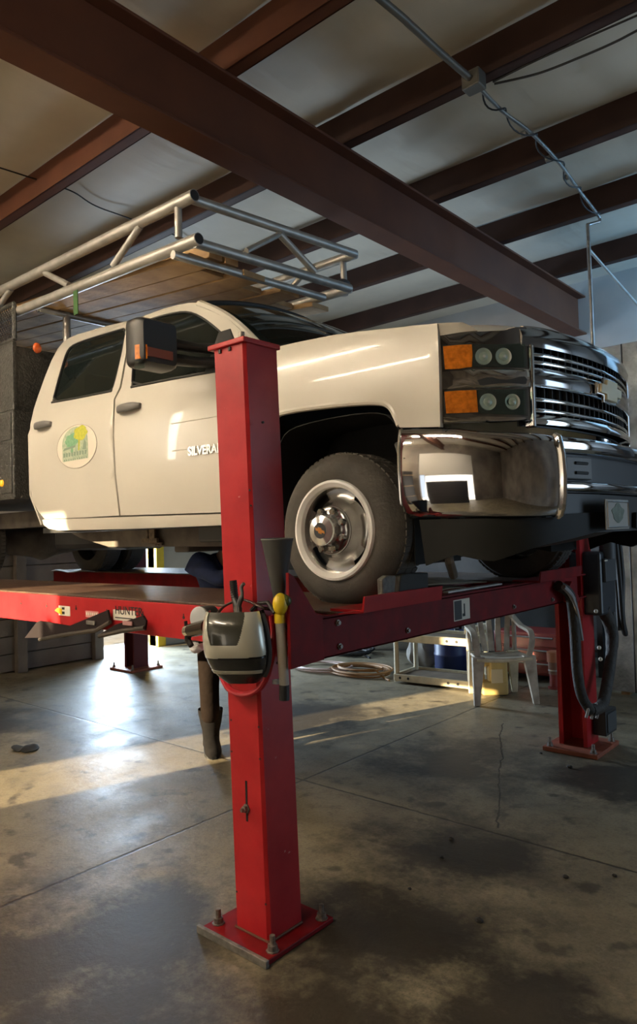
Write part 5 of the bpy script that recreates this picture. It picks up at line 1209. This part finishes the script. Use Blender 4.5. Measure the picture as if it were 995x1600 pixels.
MB().tube([cp(0.03+0.94*u, 0.02+0.0*u, 0.405-0.012*math.sin(math.pi*u)) for u in np.linspace(0, 1, 9)], 0.016, 8).build('seat_rim', CREAM, t)
for k in range(5):                                              # back slats fanning up
    u = (k-2)/2; q = [cp(0.5+u*0.25, 0.44+0.03*(1-u*u), 0.41), cp(0.5+u*0.30, 0.50+0.04*(1-u*u), 0.60), cp(0.5+u*0.36, 0.55+0.04*(1-u*u), 0.83-0.03*u*u)]
    q = spline(q, 5); MB().loft([[p+ux*s_*0.027+uy*d_ for s_, d_ in ((-1, -0.006), (1, -0.006), (1, 0.006), (-1, 0.006))] for p in q]).build('back_slat', CRM, t, smooth=0, bevel=0.003)
MB().tube(spline([cp(0.10, 0.48, 0.72), cp(0.2, 0.54, 0.82), cp(0.5, 0.59, 0.87), cp(0.8, 0.54, 0.82), cp(0.90, 0.48, 0.72)], 5), 0.024, 8).build('back_top_rail', CRM, t)
for s_ in (0, 1):
    a0 = 0.02 if s_ == 0 else 0.98; e = 0.07 if s_ == 0 else 0.93
    arm = spline([cp(e, 0.05, 0.42), cp(a0, 0.03, 0.55), cp(a0-0.01+0.02*s_, 0.07, 0.635), cp(a0, 0.20, 0.655), cp(0.5+(a0-0.5)*0.98, 0.36, 0.665), cp(0.5+(a0-0.5)*0.86, 0.48, 0.73), cp(0.5+(a0-0.5)*0.66, 0.54, 0.81)], 5)
    MB().loft([[p+ux*0.026*c_+np.array((0, 0, 0.014*d_)) for c_, d_ in ((-1, -1), (1, -1), (1, 1), (-1, 1))] for p in arm]).build('armrest', CRM, t, smooth=0, bevel=0.006)
    MB().tube(spline([cp(0.5+(a0-0.5)*0.82, 0.44, 0.42), cp(0.5+(a0-0.5)*0.86, 0.47, 0.58), cp(0.5+(a0-0.5)*0.86, 0.48, 0.72)], 5), 0.022, 8).build('back_side_rail', CRM, t)

# ------------------------------------------------------------------ utility cart
c0, c1, c2 = onZ(616, 1067, 0), onZ(737, 1081, 0), onZ(640, 1050, 0)
t = thing('utility_cart', tuple(c0), 'cream two shelf plastic cart standing left of the plastic chair', 'cart')
ux2 = (c1-c0); L2 = np.linalg.norm(ux2); ux2 = ux2/L2; uy2 = np.array((-ux2[1], ux2[0], 0)); uy2 = uy2 if uy2[1] > 0 else -uy2
D2 = 0.46
def kp(a, b_, z): return c0+ux2*a*L2+uy2*b_+np.array((0, 0, z))
def kbox(nm, a0, a1, b0, b1, z0, z1, m=CREAM, par=None, bv=0.006):
    q = [kp(a0, b0, z0), kp(a1, b0, z0), kp(a1, b1, z0), kp(a0, b1, z0)]; return MB().prism(q, (0, 0, z1-z0)).build(nm, m, par or t, smooth=0, bevel=bv)
for a in (0.02, 0.965):
    for b_ in (0.0, D2-0.04): MB().tube([kp(a+0.008, b_+0.02, 0.02), kp(a+0.008, b_+0.02, 0.60)], 0.026, 14).build('post', CREAM, t)
for z0, z1 in ((0.025, 0.10), (0.44, 0.52)):
    sh = kbox('shelf', 0, 1, 0, D2, z0+0.02, z0+0.045, mat('brown_shelf', (0.20, 0.15, 0.10), 0.7, var=0.4))
    kbox('shelf_lip', 0.0, 1.0, -0.012, 0.012, z0, z1, CREAM, sh); kbox('shelf_lip', 0.0, 1.0, D2-0.012, D2+0.012, z0, z1, CREAM, sh)
    kbox('shelf_lip', -0.005, 0.03, 0, D2, z0, z1, CREAM, sh); kbox('shelf_lip', 0.97, 1.005, 0, D2, z0, z1, CREAM, sh)
    mb = MB()
    for a in (0.09, 0.20, 0.72, 0.84): p = kp(a, -0.013, (z0+z1)/2); mb.lathe([(0.014, 0), (0.014, 0.003)], p, -uy2, 12)
    mb.build('lip_hole', DARKIRON, sh)
kbox('top_handle', 0.93, 1.01, 0.0, D2, 0.56, 0.62, CREAM)

# ------------------------------------------------------------------ oil jug
j0 = onZ(775, 1087, 0)
t = thing('oil_jug', tuple(j0), 'yellowed square oil jug on the floor under the plastic chair', 'jug')
JM = mat('yellowed_jug', (0.62, 0.45, 0.16), 0.45, var=0.2, vscale=8); rot = Matrix.Rotation(math.atan2(ux[1], ux[0]), 3, 'Z')
def jb_(a, b_): 
    mb = MB(); mb.box(a, b_); mb.v = [tuple(rot @ Vector(p)+Vector(j0)) for p in mb.v]; return mb
jb_((-0.125, 0.0, 0.0), (0.125, 0.16, 0.13)).build('jug_base', JM, t, smooth=0, bevel=0.02, bseg=3)
jb_((-0.05, -0.002, 0.10), (0.125, 0.16, 0.34)).build('jug_body', JM, t, smooth=0, bevel=0.025, bseg=3)
jb_((-0.125, 0.03, 0.27), (-0.03, 0.13, 0.34)).build('jug_shoulder', JM, t, smooth=0, bevel=0.02)
hpz = [(-0.10, 0.08, 0.12), (-0.105, 0.08, 0.2), (-0.10, 0.08, 0.29)]; MB().tube([tuple(rot @ Vector(p)+Vector(j0)) for p in hpz], 0.018, 10).build('jug_handle', JM, t)
jb_((-0.04, -0.006, 0.12), (0.07, 0.0, 0.25)).build('jug_label', mat('pale_label', (0.70, 0.58, 0.34), 0.5), t, smooth=0)
MB().lathe([(0.03, 0.0), (0.03, 0.03)], tuple(rot @ Vector((-0.08, 0.08, 0.34))+Vector(j0)), (0, 0, 1), 16).build('jug_cap', JM, t)

# ------------------------------------------------------------------ things in the dark behind
b0 = onZ(706, 1052, 0)
t = thing('blue_drum', tuple(b0), 'dark blue plastic drum behind the cream cart', 'drum')
MB().lathe([(0.17, 0), (0.185, 0.02), (0.185, 0.2), (0.192, 0.21), (0.192, 0.23), (0.185, 0.24), (0.185, 0.45), (0.175, 0.47), (0.02, 0.475)], b0, (0, 0, 1), 32).build('drum_body', mat('drum_blue', (0.012, 0.022, 0.085), 0.45), t)
MB().lathe([(0.03, 0.0), (0.03, 0.03)], b0+np.array((0.08, 0, 0.472)), (0, 0, 1), 14).build('bung', BLACKP, t)
g0 = onZ(655, 1045, 0)
mb = MB(); mb.ball(g0+np.array((0, 0.1, 0.2)), 0.22, (1.0, 0.7, 0.95), 22, 14); mb.v = [tuple(np.array(p)+0.018*np.array([math.sin(25*p[2]+9*p[0]), math.sin(30*p[0]), math.sin(21*p[1]+14*p[0])])) for p in mb.v]; mb.v = [(p[0], p[1], max(p[2], 0.0)) for p in mb.v]
tag(mb.build('sack', mat('grey_sack', (0.24, 0.22, 0.19), 0.85, var=0.4), origin=tuple(g0)), 'grey slumped sack on the floor behind the cart left of the drum', 'sack')
r0 = onZ(825, 1066, 0)
t = thing('red_tool_chest', tuple(r0), 'dark red tool chest standing behind the plastic chair', 'tool chest')
ch = MB().box((r0[0]-0.42, r0[1]+0.1, 0.06), (r0[0]+0.42, r0[1]+0.55, 0.50)).build('chest_body', mat('chest_red', (0.20, 0.022, 0.018), 0.4), t, bevel=0.012)
for k in range(3):
    dr = MB().box((r0[0]-0.39, r0[1]+0.085, 0.09+k*0.135), (r0[0]+0.39, r0[1]+0.105, 0.205+k*0.135)).build('drawer', MATS['chest_red'], t, bevel=0.005)
    MB().tube([(r0[0]-0.25, r0[1]+0.07, 0.185+k*0.135), (r0[0]+0.25, r0[1]+0.07, 0.185+k*0.135)], 0.009, 8).build('handle', STEEL, dr)
for x in (-0.36, 0.36): 
    for y in (0.15, 0.5): MB().lathe([(0.03, -0.012), (0.03, 0.012)], (r0[0]+x, r0[1]+y, 0.03), (1, 0, 0), 14).build('caster', BLACKP, t)
k0 = onZ(866, 1076, 0)
t = thing('bottle_jack', tuple(k0), 'rusty red bottle jack with a pale ring beside the right column', 'bottle jack')
MB().lathe([(0.06, 0), (0.06, 0.02), (0.042, 0.025), (0.042, 0.14), (0.05, 0.145)], k0, (0, 0, 1), 20).build('jack_body', mat('jack_red', (0.30, 0.04, 0.03), 0.5, var=0.4), t)
MB().lathe([(0.05, 0.145), (0.052, 0.26), (0.048, 0.265)], k0, (0, 0, 1), 20).build('middle_sleeve', mat('jack_brown', (0.22, 0.11, 0.07), 0.5), t)
MB().lathe([(0.062, 0.265), (0.062, 0.36), (0.05, 0.37)], k0, (0, 0, 1), 20).build('top_cap', mat('jack_orange', (0.42, 0.15, 0.07), 0.5), t)
MB().lathe([(0.053, 0.175), (0.055, 0.18), (0.053, 0.19)], k0, (0, 0, 1), 20).build('ring', STEEL, t)
MB().box((-5.4, 7.4, 0.0), (-4.2, 8.0, 1.4))
t = thing('steel_workbench', (-4.2, 7.9, 0), 'dark workbench along the wall behind cart and chair', 'workbench')
MB().box((-6.2, 7.55, 0.84), (-2.6, 8.4, 0.90)).build('bench_top', mat('bench_top', (0.07, 0.055, 0.045), 0.6), t, smooth=0, bevel=0.006)
for x in (-6.1, -4.4, -2.7):
    for y in (7.6, 8.3): MB().box((x-0.03, y-0.03, 0), (x+0.03, y+0.03, 0.84)).build('leg', DARKIRON, t, smooth=0)
MB().box((-6.1, 7.62, 0.25), (-2.7, 8.3, 0.28)).build('lower_shelf', MATS['bench_top'], t, smooth=0)
# coiled hoses
def coil(c, r, n, rad, m, nm, lb, cat, seed):
    rs2 = np.random.RandomState(seed); pts = []
    for k in range(n*14):
        a = 2*math.pi*k/14; w = r*(1+0.12*math.sin(a*0.31+seed)+0.10*math.sin(a*0.137))
        pts.append((c[0]+w*math.cos(a)+0.05*math.sin(a*0.07), c[1]+0.7*w*math.sin(a), rad+0.001+rad*1.2*(k//14)*0.8+0.012*(1+math.sin(a*0.7))))
    pts += [(c[0]+r*1.2, c[1]-0.25*r, rad), (c[0]+r*1.6, c[1]-0.5*r, rad)]
    tag(MB().tube(spline(pts, 2), rad, 8).build(nm, m, origin=(c[0], c[1], 0)), lb, cat, 'coiled hoses on the floor')
coil(onZ(560, 1052, 0), 0.34, 6, 0.011, mat('orange_brown_hose', (0.30, 0.15, 0.05), 0.55), 'air_hose', 'orange brown air hose lying in a loose coil left of the cart', 'hose', 1)
coil(onZ(500, 1045, 0), 0.34, 3, 0.012, mat('pale_pink_hose', (0.42, 0.30, 0.25), 0.5), 'air_hose', 'pale hose coiled on the floor just right of the foreground column', 'hose', 5)
coil(onZ(535, 1030, 0)+np.array((-0.2, 0.35, 0)), 0.30, 4, 0.014, BLKCAB, 'air_hose', 'black hose coil heaped behind the pale and orange ones', 'hose', 8)
# scraps on the floor
rg = onZ(40, 1172, 0)
mb = MB(); mb.ball((rg[0], rg[1], 0.015), 0.10, (1.0, 0.8, 0.15), 20, 8); mb.v = [(p[0]+0.02*math.sin(40*p[1]), p[1]+0.02*math.sin(35*p[0]), max(0.0, p[2]+0.010*math.sin(50*p[0]+30*p[1]))) for p in mb.v]
tag(mb.build('dark_rag', mat('oily_rag', (0.02, 0.02, 0.02), 0.8), origin=(rg[0], rg[1], 0)), 'crumpled dark oily rag on the bare floor at the left', 'rag')
rs3 = np.random.RandomState(11)
for i, (px, py, s_) in enumerate(((705, 1313, 0.013), (690, 1341, 0.010), (748, 1441, 0.016), (890, 1200, 0.016), (884, 1372, 0.012), (960, 1370, 0.010), (640, 1390, 0.008), (845, 1178, 0.010))):
    p = onZ(px, py, 0); mb = MB(); mb.ball((p[0], p[1], s_*0.55), s_, (1.2, 0.9, 0.6), 9, 6); mb.v = [tuple(np.array(q)+rs3.randn(3)*s_*0.08) for q in mb.v]
    lbs = ('small dark clod on open floor level with the column slot', 'tiny dark crumb just left of the clod on open floor', 'dark crumb on the near right floor in front of the long joint', 'dark stone in front of the right column base', 'dark flake on the floor near the right frame edge', 'smaller dark flake at the right frame edge', 'tiny crumb right of the foreground base plate', 'small grey stone left of the right column base')
    tag(mb.build('floor_crumb', mat('dark_crumb', (0.03, 0.026, 0.022), 0.8), origin=(p[0], p[1], 0)), lbs[i], 'crumb', 'crumbs on the floor')

# ------------------------------------------------------------------ mechanic behind the column
PXc, PYc = -4.02, 3.45
t = thing('person', (PXc, PYc, 0), 'person in navy shirt, brown trousers and dark boots working under the truck', 'person')
SKN = mat('skin', (0.45, 0.27, 0.19), 0.55); SHIRT = mat('navy_shirt', (0.011, 0.026, 0.095), 0.8, var=0.35, vscale=14, bump=0.3, bscale=18)
TROU = mat('brown_grey_trousers', (0.015, 0.0105, 0.0085), 0.95, spec=0.05, var=0.35, vscale=9, bump=0.3, bscale=16); BOOT = mat('dark_boot', (0.009, 0.008, 0.008), 0.85, spec=0.1, var=0.4, vscale=20); BOOT2 = mat('sunlit_boot', (0.26, 0.20, 0.14), 0.8, var=0.6, vscale=40)  # the second boot's tan is sunlight painted into its colour
fA = onZ(327, 1176, 0); fB = onZ(347, 1160, 0)+np.array((0.05, 0.05, 0))
hip = np.array((-3.96, 3.46, 0.93))
hA, hB = hip+np.array((-0.06, -0.07, -0.04)), hip+np.array((0.07, 0.08, -0.04))
kA, kB = np.array((-4.07, 3.42, 0.50)), np.array((-3.86, 3.56, 0.50))
aA, aB = fA*1.0+np.array((-0.01, 0.03, 0.09)), np.array((-3.92, 3.60, 0.09))
waist, chest, neck = hip+np.array((0.0, 0, 0.16)), np.array((-3.96, 3.44, 1.30)), np.array((-3.84, 3.43, 1.50))
head = np.array((-3.74, 3.42, 1.62))
shA, shB = np.array((-3.98, 3.26, 1.44)), np.array((-3.93, 3.62, 1.44)); elA, elB = np.array((-3.66, 3.20, 1.30)), np.array((-3.62, 3.66, 1.32)); wrA, wrB = np.array((-3.44, 3.27, 1.46)), np.array((-3.42, 3.58, 1.47))
body = skin('body', [[(hip, 0.12, 0.10), (waist, 0.12, 0.10), (chest, 0.145, 0.105), (neck, 0.055), (head-np.array((0.02, 0, 0.06)), 0.06)], [(hip, 0.12, 0.10), (hA, 0.085), (kA, 0.055), (aA, 0.038)], [(hip, 0.12, 0.10), (hB, 0.085), (kB, 0.055), (aB, 0.038)],
     [(chest, 0.145, 0.105), (shA, 0.055), (elA, 0.042), (wrA, 0.028), (wrA+np.array((0.07, 0.0, 0.03)), 0.03, 0.016)], [(chest, 0.145, 0.105), (shB, 0.055), (elB, 0.042), (wrB, 0.028), (wrB+np.array((0.07, 0.0, 0.03)), 0.03, 0.016)],
     [(aA, 0.038), (aA+np.array((0.10, -0.02, -0.055)), 0.03)], [(aB, 0.038), (aB+np.array((0.10, 0.0, -0.055)), 0.03)]], SKN, t)
sh = skin('shirt', [[(hip+np.array((0, 0, 0.03)), 0.145, 0.125), (waist, 0.155, 0.13), (chest, 0.215, 0.15), (neck-np.array((0.03, 0, 0.05)), 0.085)], [(chest, 0.215, 0.15), (shA, 0.105), (elA, 0.06), (wrA-np.array((0.03, 0, 0.02)), 0.042)], [(chest, 0.215, 0.15), (shB, 0.105), (elB, 0.06), (wrB-np.array((0.03, 0, 0.02)), 0.042)]], SHIRT, t)
skin('trousers', [[(hip, 0.15, 0.13), (hip+np.array((0, 0, 0.08)), 0.145, 0.125)], [(hip, 0.15, 0.13), (hA, 0.105), ((hA+kA)/2, 0.092), (kA, 0.078), ((kA*0.45+aA*0.55), 0.076), (aA+np.array((0, 0, 0.16)), 0.070)], [(hip, 0.15, 0.13), (hB, 0.105), ((hB+kB)/2, 0.092), (kB, 0.078), ((kB*0.45+aB*0.55), 0.076), (aB+np.array((0, 0, 0.16)), 0.070)]], TROU, t)
def ell(c_, rx, ry, d, n=20, flatz=None):
    d = np.array(d, float); d = d/np.linalg.norm(d); u = np.cross(d, (0, 0, 1)) if abs(d[2]) < 0.9 else np.array((1.0, 0, 0)); u = u/np.linalg.norm(u); w = np.cross(u, d)
    q = [np.array(c_)+u*rx*math.cos(a)+w*ry*math.sin(a) for a in np.linspace(0, 2*math.pi, n, endpoint=False)]
    return [(p[0], p[1], max(p[2], 0.001)) for p in q]
for a, m, yaw in ((aA, BOOT, -35), (aB, BOOT2, -15)):
    g = np.array((a[0], a[1], 0)); f_ = np.array((math.cos(R(yaw)), math.sin(R(yaw)), 0)); mb = MB()
    mb.loft([ell(g+f_*o_+np.array((0, 0, z)), r_, r_*0.92, (0, 0, 1)) for z, r_, o_ in ((0.05, 0.066, 0), (0.10, 0.064, 0), (0.16, 0.068, 0), (0.22, 0.084, -0.004), (0.29, 0.096, -0.008), (0.315, 0.098, -0.008), (0.305, 0.088, -0.008))])
    mb.loft([ell(g+f_*x_+np.array((0, 0, h_*0.75)), w_, h_, f_) for x_, w_, h_ in ((-0.085, 0.030, 0.035), (-0.075, 0.050, 0.055), (-0.03, 0.060, 0.085), (0.04, 0.060, 0.085), (0.10, 0.062, 0.066), (0.16, 0.058, 0.055), (0.195, 0.045, 0.045), (0.21, 0.022, 0.03))])
    bo = mb.build('boot', m, t, smooth=60)
    mb = MB(); q = [g+f_*x_+np.cross(f_, (0, 0, 1))*y_ for x_, y_ in ((-0.09, -0.03), (-0.09, 0.03), (-0.03, 0.056), (0.10, 0.062), (0.17, 0.05), (0.21, 0.015), (0.21, -0.015), (0.17, -0.05), (0.10, -0.062), (-0.03, -0.056))]
    mb.prism([np.array((p[0], p[1], 0.0)) for p in q], (0, 0, 0.022)); mb.build('sole', BLACKP, bo, smooth=0)
# head with face (towards +X), hair, cap of fingers
hd = MB().ball(head, 0.105, (0.98, 0.78, 1.18), 28, 20); hd.ball(head+np.array((0.055, 0, -0.055)), 0.058, (0.85, 0.95, 1.0), 18, 12); hd.ball(head+np.array((0.105, 0, -0.012)), 0.020, (1.0, 0.75, 1.3), 12, 8)
for s_ in (-1, 1): hd.ball(head+np.array((-0.005, s_*0.083, -0.01)), 0.028, (0.6, 0.3, 1.0), 12, 8)
hm = hd.build('head', SKN, body)
for s_ in (-1, 1):
    MB().ball(head+np.array((0.090, s_*0.033, 0.012)), 0.012, (0.7, 1, 0.8), 12, 8).build('eye', mat('eye_white', (0.8, 0.78, 0.74), 0.2), body)
MB().ball(head+np.array((0.100, 0, -0.062)), 0.022, (0.4, 1.1, 0.28), 12, 6).build('mouth', mat('lip_tone', (0.32, 0.13, 0.11), 0.5), body)
mb = MB(); mb.ball(head+np.array((-0.018, 0, 0.028)), 0.108, (0.98, 0.82, 1.08), 26, 16); mb.v = [p for p in mb.v]; mb.f = [f for f in mb.f if np.mean([mb.v[i][2] for i in f]) > head[2]-0.02 and not (np.mean([mb.v[i][0] for i in f]) > head[0]+0.05 and np.mean([mb.v[i][2] for i in f]) < head[2]+0.07)]
mb.build('hair', mat('dark_hair', (0.03, 0.02, 0.015), 0.7), t, solid=0.006, fix=False)
for w_ in (wrA, wrB):
    base = w_+np.array((0.07, 0, 0.03)); s_ = -1 if w_ is wrA else 1
    for k, ln in enumerate((0.070, 0.080, 0.076, 0.060)):
        o_ = np.array((0.0, (k-1.5)*0.019, 0)); skin('finger', [[(base+o_*0.8-np.array((0.02, 0, 0)), 0.009), (base+o_+np.array((ln*0.45, 0, 0.012)), 0.0085), (base+o_+np.array((ln*0.75, 0, 0.035)), 0.008), (base+o_+np.array((ln*0.78, 0, 0.058)), 0.007)]], SKN, body, sub=1)
    skin('thumb', [[(base+np.array((-0.04, -s_*0.02, 0.0)), 0.010), (base+np.array((0.0, -s_*0.045, 0.02)), 0.0095), (base+np.array((0.03, -s_*0.045, 0.045)), 0.008)]], SKN, body, sub=1)

p = onZ(120, 892, DZ+0.013)
tag(MB().grid([[(p[0]+a*0.35-b_*0.1, p[1]+b_*0.16, DZ+0.015+0.012*math.sin(a*4+b_*2)) for b_ in np.linspace(-1, 1, 5)] for a in np.linspace(-1, 1, 7)]).build('paper_scrap', MATS['pale_paper'], solid=0.003, origin=tuple(p)), 'pale scrap of paper lying on the far runway behind the rear tyre', 'paper')
